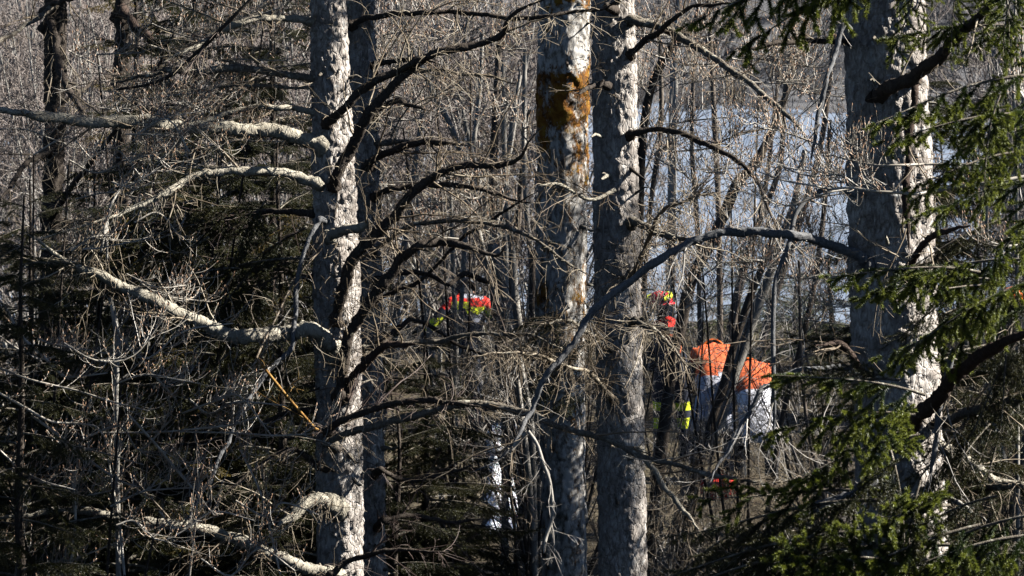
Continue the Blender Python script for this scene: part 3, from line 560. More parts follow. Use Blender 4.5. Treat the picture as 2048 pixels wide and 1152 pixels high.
def blocks_sun(p, a, L, rng):
    """would this bough stand in the light that falls on the bare trunks?"""
    for t in (.25, .55, .9):
        q = p+np.array([math.cos(a)*L*t, math.sin(a)*L*t, -.2*t*t*L])
        for o in LIT:
            u = (q-o).dot(TS)
            if u > .3 and np.linalg.norm(q-o-TS*u) < .42: return rng.random() < .93
    return False
def crown(tree, cl, z0, z1, n, key, lmax, rng, az=None, top=None):
    """whorls of needled branches above the picture"""
    zt = top or cl[-1][0]
    for k in range(n):
        z = z0+(z1-z0)*(k+rng.random()*0.8)/n; a = rng.uniform(0, 2*math.pi) if az is None else rng.uniform(*az)
        x = np.interp(z, cl[:, 0], cl[:, 1]); y = np.interp(z, cl[:, 0], cl[:, 2]); s_ = lmax*(1-(z/zt)**1.5*0.8)*rng.uniform(0.75, 1.15)
        if blocks_sun(np.array([x, y, z]), a, s_*1.8, rng): continue
        needle_branch(tree, key, (x, y, z), (math.cos(a), math.sin(a), rng.uniform(-0.3, 0.15)), s_, rng.uniform(-.2, .2), rng=rng)

# visible green boughs round the thick spruce (depth between 34 and 38 m)
def bough(x, y, d, dx, dy, dd, s, roll=0.0, i=None, key='green', tree=None):
    """a bough rooted at a pixel, pointing dx right, dy up, dd away"""
    return needle_branch(tree or T4, key, P(x, y, d), (dx, dd, dy), s, roll, i)
rg = random.Random(5)
# upper right cluster
for x, y, d, dx, dy, dd, s in [(2075,150,37.0,-1,-.12,-.3,.72),(2090,230,36.8,-1,.0,-.2,.66),(2080,300,36.9,-1,-.1,-.4,.6),(2060,360,37.2,-1,-.2,.1,.5),(2085,190,37.5,-.8,-.5,.3,.7),(2000,190,36.6,-.3,-.9,-.2,.42),(2040,250,36.4,-.2,-1,0,.45),(2070,60,37.4,-1,.1,.2,.6),(2085,420,37.0,-.7,-.7,.1,.55),(2060,330,36.6,.1,-1,.2,.5)]:
    bough(x, y, d, dx, dy, dd, s, rg.uniform(-.5, .5))
# hanging from above the picture
for x, y, d, dx, dy, dd, s in [(1800,-60,37.5,-1,-.30,-.2,.75),(1760,-70,37.2,-1,-.15,.1,.8),(1700,-70,37.6,-.9,-.5,.0,.55),(1850,-60,37.4,-.4,-.8,-.3,.4),(1920,-50,37.2,-.2,-.9,-.1,.35),(2000,-60,37.0,.2,-.9,0,.45),(2040,-50,36.8,-.3,-.9,.1,.4),(1960,-70,37.6,.5,-.8,0,.5)]:
    bough(x, y, d, dx, dy, dd, s, rg.uniform(-.5, .5))
# tip over the trunk
for x, y, d, dx, dy, dd, s in [(1960,545,37.3,-1,.14,-.3,.62),(1990,560,37.2,-1,.02,.1,.55),(1960,570,36.9,-.7,-.6,.0,.4),(2060,520,37.4,-1,-.05,.2,.62),(2080,560,37.1,-.9,-.3,-.1,.6),(2080,610,37.5,-1,-.2,.3,.7),(1960,600,37.3,-.8,-.5,.2,.45)]:
    bough(x, y, d, dx, dy, dd, s, rg.uniform(-.4, .4))
# lower fan in front of the trunk
for x, y, d, dx, dy, dd, s in [(1850,790,36.8,-1,.28,-.3,.62),(1830,830,36.8,-1,.06,-.2,.62),(1800,760,37.0,-.9,.45,0,.44),(1840,870,36.9,-1,-.2,-.1,.6),(1830,900,36.7,-.8,-.6,.1,.55),(1800,860,36.6,-.3,-1,0,.5),(1780,900,36.8,.2,-1,.1,.55),(1840,960,36.6,-.2,-1,-.1,.5),
    (1900,1010,36.8,-.6,-.6,0,.55),(1960,1050,36.6,-1,-.25,-.2,.7),(2060,1030,36.9,-1,-.3,.1,.7),(2085,1070,36.6,-1,-.1,-.2,.7),(2080,1110,36.8,-1,-.05,.2,.72),(2000,1100,36.5,-.8,-.4,.1,.6),(1900,1090,36.7,-1,-.1,0,.72),(1760,1000,36.9,-1,-.1,.1,.7),(1760,1060,36.7,-1,-.15,.1,.75),(1700,1090,36.8,-1,-.2,-.1,.75),(1760,1120,36.9,-1,.02,.1,.8),
    (1750,800,37.1,-.7,-.7,.1,.42),(1745,830,37.2,-.2,-1,.2,.4),(1700,980,36.9,-1,.1,0,.6),(1850,1130,36.5,-.9,.1,0,.6)]:
    bough(x, y, d, dx, dy, dd, s, rg.uniform(-.5, .5), key='green' if rg.random() < .38 else 'dark')  # darker needle copies mixed in for boughs the sun misses
# boughs behind, right edge; their shade is put into the dark needle colour
for k in range(16):
    bough(rg.uniform(1900, 2090), rg.uniform(430, 1100), rg.uniform(37.8, 38.6), rg.uniform(-1, .2), rg.uniform(-.9, 0), rg.uniform(-.3, .3), rg.uniform(.3, .5), rg.uniform(-.5, .5), key='dark')
for k in range(10):
    bough(rg.uniform(1440, 1720), rg.uniform(1020, 1150), rg.uniform(38, 39), rg.uniform(-1, .2), rg.uniform(-.5, .2), rg.uniform(-.3, .3), rg.uniform(.25, .45), rg.uniform(-.5, .5), key='dark')

for k in range(58):
    bough(rg.uniform(250, 640), rg.uniform(390, 570) if k < 42 else rg.uniform(640, 800), rg.uniform(39.7, 41.2), rg.uniform(-1, -.1), rg.uniform(-.8, .05), rg.uniform(-.2, .5), rg.uniform(.28, .5), rg.uniform(-.5, .5), key='dark' if k % 5 else 'olive', tree=T1)
for k in range(10):  # dark needle boughs added to blacken the mossy trunk's shaded lower half
    bough(rg.uniform(1110, 1190), rg.uniform(590, 800), rg.uniform(42.2, 42.6), rg.uniform(-1, .3), rg.uniform(-.9, -.1), rg.uniform(-.3, .1), rg.uniform(.16, .28), rg.uniform(-.5, .5), key='dark', tree=TM)
for x_, y_ in ((2075, 600), (2080, 630), (2085, 612)): bough(x_, y_, 37.6, -1, -.15, 0, .22, key='dark')
# crowns above the frame (they shade the left and the back, and leave the front trunks in the sun)
rc = random.Random(21)
crown(T1, C1, 5.6, 14, 24, 'dark', 1.1, rc)
crown(T2, C2, 5.4, 13, 24, 'dark', 1.1, rc)
crown(T3, C3, 5.6, 14, 40, 'dark', 1.1, rc)
crown(T4, C4, 5.2, 15, 76, 'dark', 1.35, rc)
crown(TM, CM, 5.4, 6, 0, 'dark', 1, rc)
crown(TL, CL_, 4.8, 10.5, 22, 'dark', 0.9, rc); crown(TK, CK, 4.6, 8, 12, 'dark', 0.7, rc)

# unseen spruces of the wood, added around and overhead to block sky and sun
def shade_spruce(x, y, H, n, lmax, seed):
    rng = random.Random(seed); gz = ground_z(x, y); t = thing('spruce_tree', 'tall spruce of the surrounding wood beside the clearing', 'tree', (x, y, gz), 'spruces of the surrounding wood')
    mb = MB(); mb.tube([(0, 0, -.2), (0.05, 0, H*.5), (0, 0.05, H)], [.2, .12, .02], 10); link('trunk', mb.mesh('trunk', 'spruce_bark'), t)
    for k in range(n):
        z = 1.2+(H*.97-1.2)*(k+rng.random()*.8)/n; a = k*2.4+rng.random()
        reach = max(.3, (abs(x)-max(y, 0)*FRUST-.35)*.5) if z < 6.0 else 9        # stay clear of the view below the picture's top edge
        s_ = min(reach, (lmax*(1.05-z/H)**.7*rng.uniform(.8, 1.15)+.1)*(1.35 if z > 6 else 1))
        if blocks_sun(np.array([x, y, gz+z]), a, s_*1.8, rng): continue
        needle_branch(t, 'dark', (x, y, gz+z), (math.cos(a), math.sin(a), rng.uniform(-.35, .1)), s_, rng=rng)
FRUST = 1024/FPX
SIDE = [(-6.2, 38, 15), (-7.5, 43, 16), (-6.0, 30, 15), (-8, 34, 16), (-4.6, 24, 15), (5.0, 28, 15), (5.6, 31.5, 15), (-6.5, 49, 15), (4.2, 20, 15), (-9, 55, 16), (-3.4, 13, 16), (3.4, 12, 16), (-5.2, 35.5, 15), (-3.9, 18, 17), (-2.6, 7, 16), (2.8, 6, 16), (6.4, 24, 15), (-7, 26, 17), (0, -6, 17), (-10, 40, 16), (-9.5, 46, 16),
        (8.2, 33.5, 15), (7.2, 44.8, 14), (7.4, 41.9, 14), (8.6, 47, 15), (7.6, 49.5, 14), (9.2, 52.5, 15), (11, 45.5, 15), (12.5, 50, 15), (9.0, 64.5, 15), (10.5, 69, 14), (9.8, 74, 15), (12, 79, 14), (11, 84, 15), (15, 66, 15), (16, 73, 15), (-11, 62, 15)]
for k, (x, y, H) in enumerate(SIDE): shade_spruce(x, y, H, 50, 1.25, 700+k)

# ------------------------------------------------------------------ young spruces (dense dark needles)
def young_spruce(label, x, d, H, key, n, lmax, seed, z0=0.35, group=None, r=0.045, az=None):
    rng = random.Random(seed); base = P(x, 576, d); gx, gy = base.x, d; gz = ground_z(gx, gy)
    t = thing('young_spruce', label, 'tree', (gx, gy, gz), group)
    c = np.array([(0.05*noise.noise(Vector((seed, z, 0))), 0.05*noise.noise(Vector((seed, z, 5))), z) for z in np.linspace(-0.1, H, 14)])
    mb = MB(); mb.tube(c, np.linspace(r, 0.006, 14), 8); link('trunk', mb.mesh('trunk', 'dark_bark'), t)
    for k in range(n):
        z = z0+(H*0.96-z0)*(k+rng.random()*.7)/n; a = (k*2.4+rng.random()) if az is None else rng.uniform(*az)
        s_ = lmax*(1.05-z/H)**0.8*rng.uniform(0.7, 1.15)+0.08
        needle_branch(t, key, (gx, gy, gz+z), (math.cos(a), math.sin(a), rng.uniform(-0.15, 0.4)*(0.3+z/H)), s_, rng.uniform(-.2, .2), rng=rng)
    return t
young_spruce('dense dark young spruce under the lichen-covered limbs', 440, 42.6, 4.2, 'dark', 70, 0.8, 31)
young_spruce('dark young spruce pressed against the sunlit scaly trunk', 560, 41.8, 3.9, 'dark', 50, 0.55, 32)
young_spruce('shaded young spruce beside the dark slender trunk', 190, 42.8, 3.5, 'dark', 56, 0.75, 33)
young_spruce('short rust-tinged young spruce below the lichen limb', 400, 40.8, 2.1, 'olive', 22, 0.6, 34)
young_spruce('bushy dark spruce in the shade below the leaning rescuer', 850, 42.2, 2.3, 'dark', 56, 0.5, 35)
young_spruce('low dark spruce between the mossy tree and the grey trunks', 905, 44.0, 1.9, 'dark', 30, 0.4, 36)
young_spruce('small dark spruce at the foot of the paired trunks', 790, 41.6, 1.9, 'dark', 22, 0.5, 37)
young_spruce('dark spruce standing close behind the thickest trunk', 1850, 43.1, 4.6, 'dark', 70, 0.7, 39)  # mostly hidden spruce added to keep sun off the lower mossy trunk
young_spruce('dense dark spruce behind the arched lichen limb', 300, 43.0, 4.0, 'dark', 60, 0.75, 40)
young_spruce('drooping dark spruce at the edge of the dense thicket', 60, 43.4, 3.4, 'dark', 50, 0.7, 41)
young_spruce('low wide dark spruce under the budded bush', 250, 40.6, 1.7, 'dark', 40, 0.75, 42)
young_spruce('low dark spruce beside the sunlit scaly trunk', 520, 40.6, 1.5, 'dark', 34, 0.55, 43)
young_spruce('tall dark spruce rising behind the thick lichen limb', 390, 46.0, 6.8, 'dark', 90, 0.75, 44)
young_spruce('tall narrow dark spruce close beside the sunlit scaly trunk', 545, 45.2, 6.4, 'dark', 80, 0.6, 45)
young_spruce('tall olive spruce among the dark spruces behind the lichen limbs', 270, 47.5, 6.4, 'olive', 44, 0.7, 46)
young_spruce('dark young spruce in front of the outer end of the lichen limb', 40, 38.2, 3.5, 'dark', 44, 0.5, 47)
young_spruce('sparse olive young spruce with dead twigs below the limbs', 330, 43.6, 3.4, 'olive', 22, 0.55, 38)
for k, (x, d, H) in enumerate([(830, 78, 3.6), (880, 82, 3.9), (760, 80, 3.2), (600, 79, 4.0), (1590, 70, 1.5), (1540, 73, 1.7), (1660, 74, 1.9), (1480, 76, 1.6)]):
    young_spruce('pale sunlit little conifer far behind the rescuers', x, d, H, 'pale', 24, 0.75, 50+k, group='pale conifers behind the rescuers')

# ------------------------------------------------------------------ traced saplings between the trunks
def sapling(label, pts, d, bark, seed, kids=7, tm='grey_twig', name='bare_sapling', up=0.04, L=(0.4, 1.0), group=None, r_tw=0.006, d1=None):
    rng = random.Random(seed); d1 = d if d1 is None else d1; w = [np.array(tuple(P(x, y, dd))) for (x, y, r), dd in zip(pts, np.linspace(d, d1, len(pts)))]; rr = [px(q[2], d) for q in pts]
    dirb = unit(w[0]-w[1]); dirb = unit(np.array([dirb[0]*0.6, dirb[1]*0.6, -1])); gz = ground_z(w[0][0], w[0][1])
    if w[0][2] > gz: w = [w[0]+dirb*((w[0][2]-gz+0.1)/max(0.3, -dirb[2]))]+w; rr = [rr[0]*1.15]+rr
    dirt = unit(w[-1]-w[-2]); 
    if pts[-1][1] < 60: w = w+[w[-1]+unit(dirt+np.array([0, 0, .5]))*1.0]; rr = rr+[rr[-1]*0.45]
    root = np.array([w[0][0], w[0][1], gz]); c = smooth_poly([q-root for q in w], 5); rad = lerp_list(rr, len(c))
    t = thing(name, label, 'sapling', tuple(root), group)
    k_ = np.array([1+0.08*noise.noise(Vector(tuple(q))*8) for q in c]); mb = MB(); mb.tube(c, rad*k_, 9); link('stem', mb.mesh('stem', bark), t)
    tbm = MB()
    for k in range(kids):
        f = rng.uniform(0.3, 1.0); i = min(int(f*(len(c)-1)), len(c)-2); ax = unit(c[i+1]-c[i]); rv = np.array([rng.gauss(0, 1), rng.gauss(0, 1), rng.gauss(0, .4)]); sd = unit(rv-ax*rv.dot(ax))
        grow(tbm, rng, c[i], ax*0.8+sd*0.8, rng.uniform(*L), min(r_tw, rad[i]*0.6), 2, up, 0.2, 5, minr=0.002)
    if kids: link('twig_spray', tbm.mesh('twig_spray', tm), t, 'stuff')
    return t
G1 = 'thin pale saplings between the trunks'; LB1 = 'thin pale bare sapling among the trunks, sun catching one side'
S1 = [([(905,900,5),(905,860,5),(912,700,5),(907,560,5),(903,440,4),(900,330,3)], 44.5), ([(1010,600,7),(1000,560,7),(985,500,7),(968,440,6),(945,360,6),(920,300,6),(905,260,6),(880,210,6),(850,150,6),(830,110,6),(815,65,5),(795,10,5)], 46),
      ([(1066,940,7),(1064,880,7),(1060,836,7),(1052,786,7),(1040,726,7),(1030,686,6),(1010,631,6),(990,586,6),(972,520,5),(955,450,4)], 44), ([(1045,820,9),(1042,730,9),(1037,650,9),(1030,590,8),(1024,500,7),(1012,400,6),(1008,250,5),(1005,120,4)], 45.5),
      ([(770,800,7),(778,740,7),(788,670,7),(800,570,7),(810,480,6),(818,420,6),(830,330,5),(845,220,4)], 47), ([(925,560,5),(930,500,5),(932,420,5),(945,350,5),(947,290,5),(960,180,4),(965,60,4)], 48),
      ([(1010,560,7),(1010,480,7),(1007,435,7),(1011,370,6),(1020,280,5),(1040,150,4)], 47), ([(1030,720,7),(1005,550,7),(985,480,7),(970,405,6),(945,310,5),(925,220,4)], 46.4),
      ([(870,780,5),(862,700,5),(850,600,4),(838,480,4),(835,350,3)], 49), ([(1075,760,6),(1070,600,6),(1055,450,5),(1048,300,5),(1050,100,4)], 46), ([(1068,1100,6),(1060,980,6),(1050,880,6),(1035,760,5)], 43.8), ([(1072,1060,6),(1062,960,6),(1045,860,6),(1025,740,6),(1004,640,6)], 46.5)]
for k, (p, d) in enumerate(S1): sapling(LB1, p, d, 'pale_sapling', 100+k, 4, group=G1, L=(0.25, 0.7))
G2 = 'brown saplings between the trunks'; LB2 = 'dark brown bare sapling standing close behind the mossy tree'
for k, (p, d) in enumerate([([(1066,1100,13),(1048,1000,13),(1034,930,13),(1022,870,13),(1012,800,13),(1000,690,13),(990,560,12),(985,430,10),(990,250,8),(1000,60,6)], 47), ([(1084,1100,11),(1066,960,11),(1046,820,10),(1036,700,10),(1026,560,9),(1040,400,7),(1058,220,6)], 48),
                            ([(1000,1000,8),(1040,1060,8),(1060,900,8),(1062,700,7),(1066,500,6)][1:], 45)]): sapling(LB2, p, d, 'brown_sapling', 130+k, 8, 'brown_twig', group=G2)
# leaning grey clump between the third and the thick spruce
sapling('smooth pale grey sapling leaning in front of the kneeling rescuers', [(1385,950,13),(1410,900,13),(1436,850,13),(1452,798,12),(1471,740,12),(1490,686,12),(1510,626,11),(1532,570,10),(1560,485,9),(1590,400,7),(1610,300,5)], 47.0, 'pale_sapling', 141, 12)
sapling('dark leaning stem close beside the smooth pale grey one', [(1390,960,9),(1410,890,9),(1430,825,9),(1445,780,9),(1456,735,9),(1470,685,8),(1498,600,8),(1530,520,7),(1562,430,6)], 46.4, 'brown_sapling', 142, 10, 'brown_twig')
sapling('thick dark crooked stem rising before the pale river', [(1340,760,12),(1360,660,12),(1380,570,12),(1400,525,12),(1425,480,12),(1450,425,11),(1475,366,11),(1500,340,10),(1520,310,9),(1550,250,8),(1580,160,6),(1600,60,4)], 45.5, 'brown_sapling', 143, 14, 'brown_twig')
sapling('dark bending stem beside the straight grey trunk, before the river', [(1278,500,9),(1282,330,9),(1290,240,9),(1306,165,9),(1340,100,9),(1375,65,8),(1415,25,7)], 44.5, 'dark_bark', 144, 9, 'brown_twig')
sapling('short white-barked sapling upright before the far hillside', [(1340,640,9),(1343,450,9),(1345,280,9),(1347,200,9),(1350,100,8),(1356,20,6)], 68, 'pale_sapling', 145, 6)
G3 = 'thin stems before the river'; LB3 = 'thin bare stem rising before the pale river'
for k, (p, d) in enumerate([([(1440,620,6),(1437,420,6),(1432,300,6),(1424,140,5),(1418,20,4)], 67), ([(1400,700,5),(1396,480,5),(1384,300,5),(1388,120,4),(1395,20,3)], 66), ([(1285,800,5),(1288,600,5),(1300,420,5),(1322,240,5),(1318,60,4)], 47),
    ([(1470,640,5),(1500,500,5),(1530,380,5),(1552,200,4),(1570,40,3)], 66), ([(1560,860,5),(1600,700,6),(1630,560,6),(1650,400,5),(1660,240,4)], 46), ([(1520,700,8),(1560,560,8),(1600,440,7),(1640,300,6),(1660,150,5),(1670,20,4)], 65), ([(1480,560,7),(1520,440,7),(1560,330,6),(1570,180,5),(1590,40,4)], 68),
    ([(1660,1110,4),(1650,1000,4),(1620,880,4),(1605,760,4),(1600,640,3),(1598,520,3)], 41), ([(1610,1120,4),(1640,1060,4),(1590,900,3)][:2]+[(1655,960,3),(1640,860,3)], 42)]): sapling(LB3, p, d, 'brown_sapling', 150+k, 8, 'grey_twig', group=G3)
G4 = 'thin stems beyond the thick spruce'; LB4 = 'thin pale stem standing just beyond the thickest spruce'
for k, (p, d) in enumerate([([(1972,1050,5),(1968,900,5),(1970,780,5),(1965,640,4),(1975,400,3)], 46), ([(2030,1060,7),(2024,1000,7),(2010,930,7),(1992,860,7),(1978,795,6),(1985,690,6),(1990,560,5)], 44), ([(2040,1060,6),(2042,960,6),(2050,850,6),(2046,700,5)], 46), ([(2034,520,4),(2032,300,4),(2026,150,4),(2030,20,3)], 43), ([(2060,600,4),(2050,300,4),(2044,60,3)], 42)]): sapling(LB4, p, d, 'pale_sapling', 170+k, 6, group=G4)
G5 = 'pale stems in the dense tangle'; LB5 = 'slender pale stem in the tangle below the lichen-covered limbs'
for k, (p, d) in enumerate([([(234,900,5),(232,800,5),(234,720,6),(236,680,6),(226,620,6),(220,596,4)], 39.2)]): sapling(LB5, p, d, 'pale_sapling', 180+k, 5, group=G5)

# ------------------------------------------------------------------ budded bushes in front
def bud_bush(label, stems, d, seed, shoots=26, name='budding_bush', root_px=None, L=(0.06, 0.2), r=0.0024, thin=0.72):
    rng = random.Random(seed); rp = P(root_px[0], root_px[1], root_px[2]); gz = ground_z(rp.x, rp.y); root = np.array([rp.x, rp.y, gz]); t = thing(name, label, 'bush', tuple(root))
    for pts in stems:
        dd = d+rng.uniform(-.5, .5); w = [np.array(tuple(P(x, y, dd)))-root+np.array([0, rng.gauss(0, .04), 0]) for x, y, q in pts]
        c = smooth_poly(w, 4); rad = lerp_list([px(q[2]*thin, dd) for q in pts], len(c)); mb = MB(); mb.tube(c, rad, 6)
        s_ = link('stem', mb.mesh('stem', 'bud_twig'), t); mb = MB(); bud_shoots(mb, rng, c, shoots, L, r)
        for _ in range(5):
            i = rng.randrange(2, len(c)-1); ax = unit(c[i]-c[i-1]); q = grow(mb, rng, c[i], ax+np.array([rng.gauss(0, .5), rng.gauss(0, .5), rng.gauss(.35, .4)]), rng.uniform(.2, .5), 0.0032, 0, 0.08, 0.15)
            bud_shoots(mb, rng, q, max(4, shoots//4), L, r)
        link('bud_spray', mb.mesh('bud_spray', ['bud_twig', 'bud']), s_, 'stuff')
    # main stems joining the base
    mb = MB()
    for pts in stems[::max(7, len(stems)//3)]:
        a = np.array(tuple(P(pts[0][0], pts[0][1], d)))-root; mb.tube(smooth_poly([np.array([rng.gauss(0, .05), rng.gauss(0, .05), -.05]), a*0.5+np.array([0, 0, -.2]), a], 4), np.linspace(.014, .006, 9), 6)
    link('base_stem', mb.mesh('base_stem', 'dark_bark'), t)
    return t
rb = random.Random(77)
st = [[(-30,770,3),(50,815,4),(100,842,4),(145,848,3),(190,852,3),(206,868,2)], [(-10,590,3),(15,626,4),(40,671,4),(85,711,4),(125,751,4),(165,752,3),(215,746,2)], [(222,610,3),(240,671,4),(280,716,4),(320,763,3),(350,800,2)], [(60,830,4),(125,876,4),(175,921,4),(240,961,3),(280,976,2)],
      [(200,866,2),(320,864,3),(400,857,3),(465,848,3),(520,830,2)], [(360,862,2),(465,866,3),(550,871,3),(620,868,2)], [(-20,730,3),(60,760,3),(150,782,3),(220,800,3),(300,820,2)], [(260,830,3),(310,885,4),(350,940,4),(390,985,3),(430,1030,2)], [(-20,880,3),(30,930,3),(80,960,3),(150,980,2)],
      [(140,1150,4),(150,1040,4),(145,960,3),(130,880,2)], [(250,1150,4),(238,1060,4),(225,980,4),(212,900,2)], [(30,1150,3),(45,1060,3),(20,980,2)], [(380,1150,3),(390,1060,3),(400,960,2)], [(-20,660,3),(40,700,3),(90,720,3),(160,690,2)], [(560,1150,3),(540,1060,3),(520,980,3),(480,900,2)]]
for _ in range(16):
    x, y = rb.uniform(-20, 480), rb.uniform(640, 1130); st.append([(x, y, 3), (x+rb.uniform(30, 70), y+rb.uniform(-30, 40), 3), (x+rb.uniform(90, 140), y+rb.uniform(-40, 50), 2.5), (x+rb.uniform(160, 220), y+rb.uniform(-50, 50), 1.8)])
bud_bush('bare bush covered in upright pointed buds below the lichen-covered limbs', st, 38.6, 201, 24, root_px=(180, 1300, 38.6))
st = []
for _ in range(20):
    x, y = rb.uniform(-30, 330), rb.uniform(250, 620); st.append([(x, y, 2.5), (x+rb.uniform(30, 70), y+rb.uniform(-40, 30), 2.5), (x+rb.uniform(80, 140), y+rb.uniform(-60, 40), 2)])
bud_bush('loose budded bush in front of the dark slender trunk', st, 39.2, 202, 16, root_px=(60, 1300, 39.2))
st = [[(2070,350,6),(1980,365,6),(1920,372,6),(1875,382,6),(1830,387,5.5),(1800,385,5),(1750,382,4.5),(1700,375,4),(1665,378,3.5),(1620,370,3),(1570,362,2.5),(1518,344,2)], [(1990,330,4),(1870,329,4),(1800,330,4),(1750,330,3.5),(1700,320,3),(1655,308,2)], [(1720,376,3),(1680,350,3),(1640,352,2.5),(1600,348,2),(1560,330,1.5)],
      [(1700,378,3),(1660,384,3),(1625,396,2.5),(1580,410,2),(1540,405,1.5)], [(2080,470,4),(2040,490,4),(1990,492,3),(1950,480,3),(1925,455,2)], [(1640,290,2.5),(1600,275,2.5),(1560,262,2),(1510,255,1.5)], [(1760,382,2.5),(1730,350,2.5),(1715,310,2),(1700,280,1.5)], [(2080,240,3),(2040,180,3),(2020,120,2)]]
bud_bush('bare bush twig arching in sunlight across the thickest spruce trunk', st, 38.0, 203, 26, root_px=(2130, 900, 38.0), L=(0.06, 0.22))
st = []
for _ in range(56):
    x, y = rb.uniform(1290, 1700), rb.uniform(60, 680); a = rb.uniform(-30, 60); st.append([(x, y, 2.5), (x+rb.uniform(-60, 60), y-a*0.5, 2.4), (x+rb.uniform(-120, 120), y-a, 1.6)])
bud_bush('twiggy budded bush filling the gap before the pale river', st, 42.5, 204, 20, root_px=(1480, 1250, 42.5), L=(0.08, 0.28))
st = []
for _ in range(30):
    x, y = rb.uniform(780, 1070), rb.uniform(40, 520); a = rb.uniform(-30, 60); st.append([(x, y, 2.5), (x+rb.uniform(-60, 60), y-a*0.5, 2.4), (x+rb.uniform(-110, 110), y-a, 1.6)])
bud_bush('twiggy budded bush among the pale saplings and dark arching limbs', st, 43.8, 205, 16, root_px=(930, 1250, 43.8), L=(0.08, 0.28))
st = []
for _ in range(26):
    x, y = rb.uniform(120, 560), rb.uniform(20, 360); a = rb.uniform(-40, 50); st.append([(x, y, 2.5), (x+rb.uniform(20, 60), y-a*0.5, 2.4), (x+rb.uniform(60, 130), y-a, 1.6)])
bud_bush('twiggy budded bush behind the thick lichen-covered limb', st, 41.2, 206, 14, root_px=(330, 1260, 41.2), L=(0.08, 0.26))

# ------------------------------------------------------------------ bare shrubs: a few meshes, many individuals
def shrub_mesh(seed, H, stems, depth, kids, tm, minr, spread=0.35, up=0.03, r0=0.016):
    rng = random.Random(seed); wood = MB(); tw = MB()
    for s_ in range(stems):
        a = rng.uniform(0, 2*math.pi); d = np.array([math.cos(a)*spread*rng.uniform(.3, 1.3), math.sin(a)*spread*rng.uniform(.3, 1.3), 1]); p = np.array([math.cos(a)*.12, math.sin(a)*.12, -.08]); L = H*rng.uniform(.6, 1.05)
        n = 10; c = [p]; d = unit(d)
        for i in range(n-1): d = unit(d+np.array([rng.gauss(0, .07), rng.gauss(0, .07), up])); c.append(c[-1]+d*L/(n-1))
        c = np.array(c); r = r0*rng.uniform(.6, 1.3); rad = np.linspace(r, minr*1.2, n); wood.tube(c, rad, 6)
        for k in range(kids):
            f = rng.uniform(.15, 1)*(n-1); i = min(int(f), n-2); ax = unit(c[i+1]-c[i]); rv = np.array([rng.gauss(0, 1), rng.gauss(0, 1), rng.gauss(0, .6)]); sd = unit(rv-ax*rv.dot(ax))
            grow(tw, rng, c[i], ax*.75+sd*.8, L*rng.uniform(.14, .34), max(minr, rad[i]*.5), depth, up, .2, 5, minr=minr)
    return wood, tw
SH = {}
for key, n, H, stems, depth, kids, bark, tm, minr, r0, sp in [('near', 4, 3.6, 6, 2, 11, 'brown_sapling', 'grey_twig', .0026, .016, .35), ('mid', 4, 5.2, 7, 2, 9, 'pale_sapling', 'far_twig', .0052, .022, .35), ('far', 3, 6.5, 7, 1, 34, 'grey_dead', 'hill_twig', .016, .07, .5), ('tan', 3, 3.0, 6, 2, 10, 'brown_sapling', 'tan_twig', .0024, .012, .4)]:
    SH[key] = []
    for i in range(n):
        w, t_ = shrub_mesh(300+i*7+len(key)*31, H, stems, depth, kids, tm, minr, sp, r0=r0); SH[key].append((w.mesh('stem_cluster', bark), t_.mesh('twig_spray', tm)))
def shrub(key, x, y, s, rz, label, group, rng, sz=1.0):
    w, tw = SH[key][rng.randrange(len(SH[key]))]
    t = thing('bare_shrub', label, 'shrub', (x, y, ground_z(x, y)), group); t.rotation_euler = (rng.gauss(0, .06), rng.gauss(0, .06), rz); t.scale = (s, s, s*sz)
    link('stem_cluster', w, t); link('twig_spray', tw, t, 'stuff')
rs = random.Random(401)
# right gap, in front of and around the rescuers
for k in range(6):
    d = rs.uniform(45, 50); shrub('near', wx(rs.choice([rs.uniform(1290, 1330), rs.uniform(1640, 1740)]), d), d, rs.uniform(.6, .9), rs.uniform(0, 6), 'slender grey shrub between the grey spruce trunks and the kneeling rescuers', 'grey shrubs before the kneeling rescuers', rs)
for k in range(6):
    d = rs.uniform(44, 52); shrub('near', wx(rs.choice([rs.uniform(770, 820), rs.uniform(1080, 1110)]), d), d, rs.uniform(.7, 1.0), rs.uniform(0, 6), 'slender grey shrub among the pale saplings', 'grey shrubs among the pale saplings', rs)
for k in range(9):
    d = rs.uniform(45.5, 52); shrub('near' if k % 2 else 'tan', wx(rs.uniform(-80, 640), d), d, rs.uniform(.8, 1.25), rs.uniform(0, 6), 'tangled bare shrub behind the lichen-covered limbs', 'shrubs behind the lichen limbs', rs)
for k in range(8):
    d = rs.uniform(42, 50); shrub('tan', wx(rs.uniform(1880, 2120), d), d, rs.uniform(.7, 1.1), rs.uniform(0, 6), 'bare shrub in the undergrowth beside the thickest spruce', 'shrubs beside the thickest spruce', rs)
for k in range(6):
    d = rs.uniform(41.5, 44); shrub('tan', wx(rs.uniform(1300, 1640), d), d, rs.uniform(.4, .6), rs.uniform(0, 6), 'low bare shrub under the long low limb', 'low shrubs under the long limb', rs)
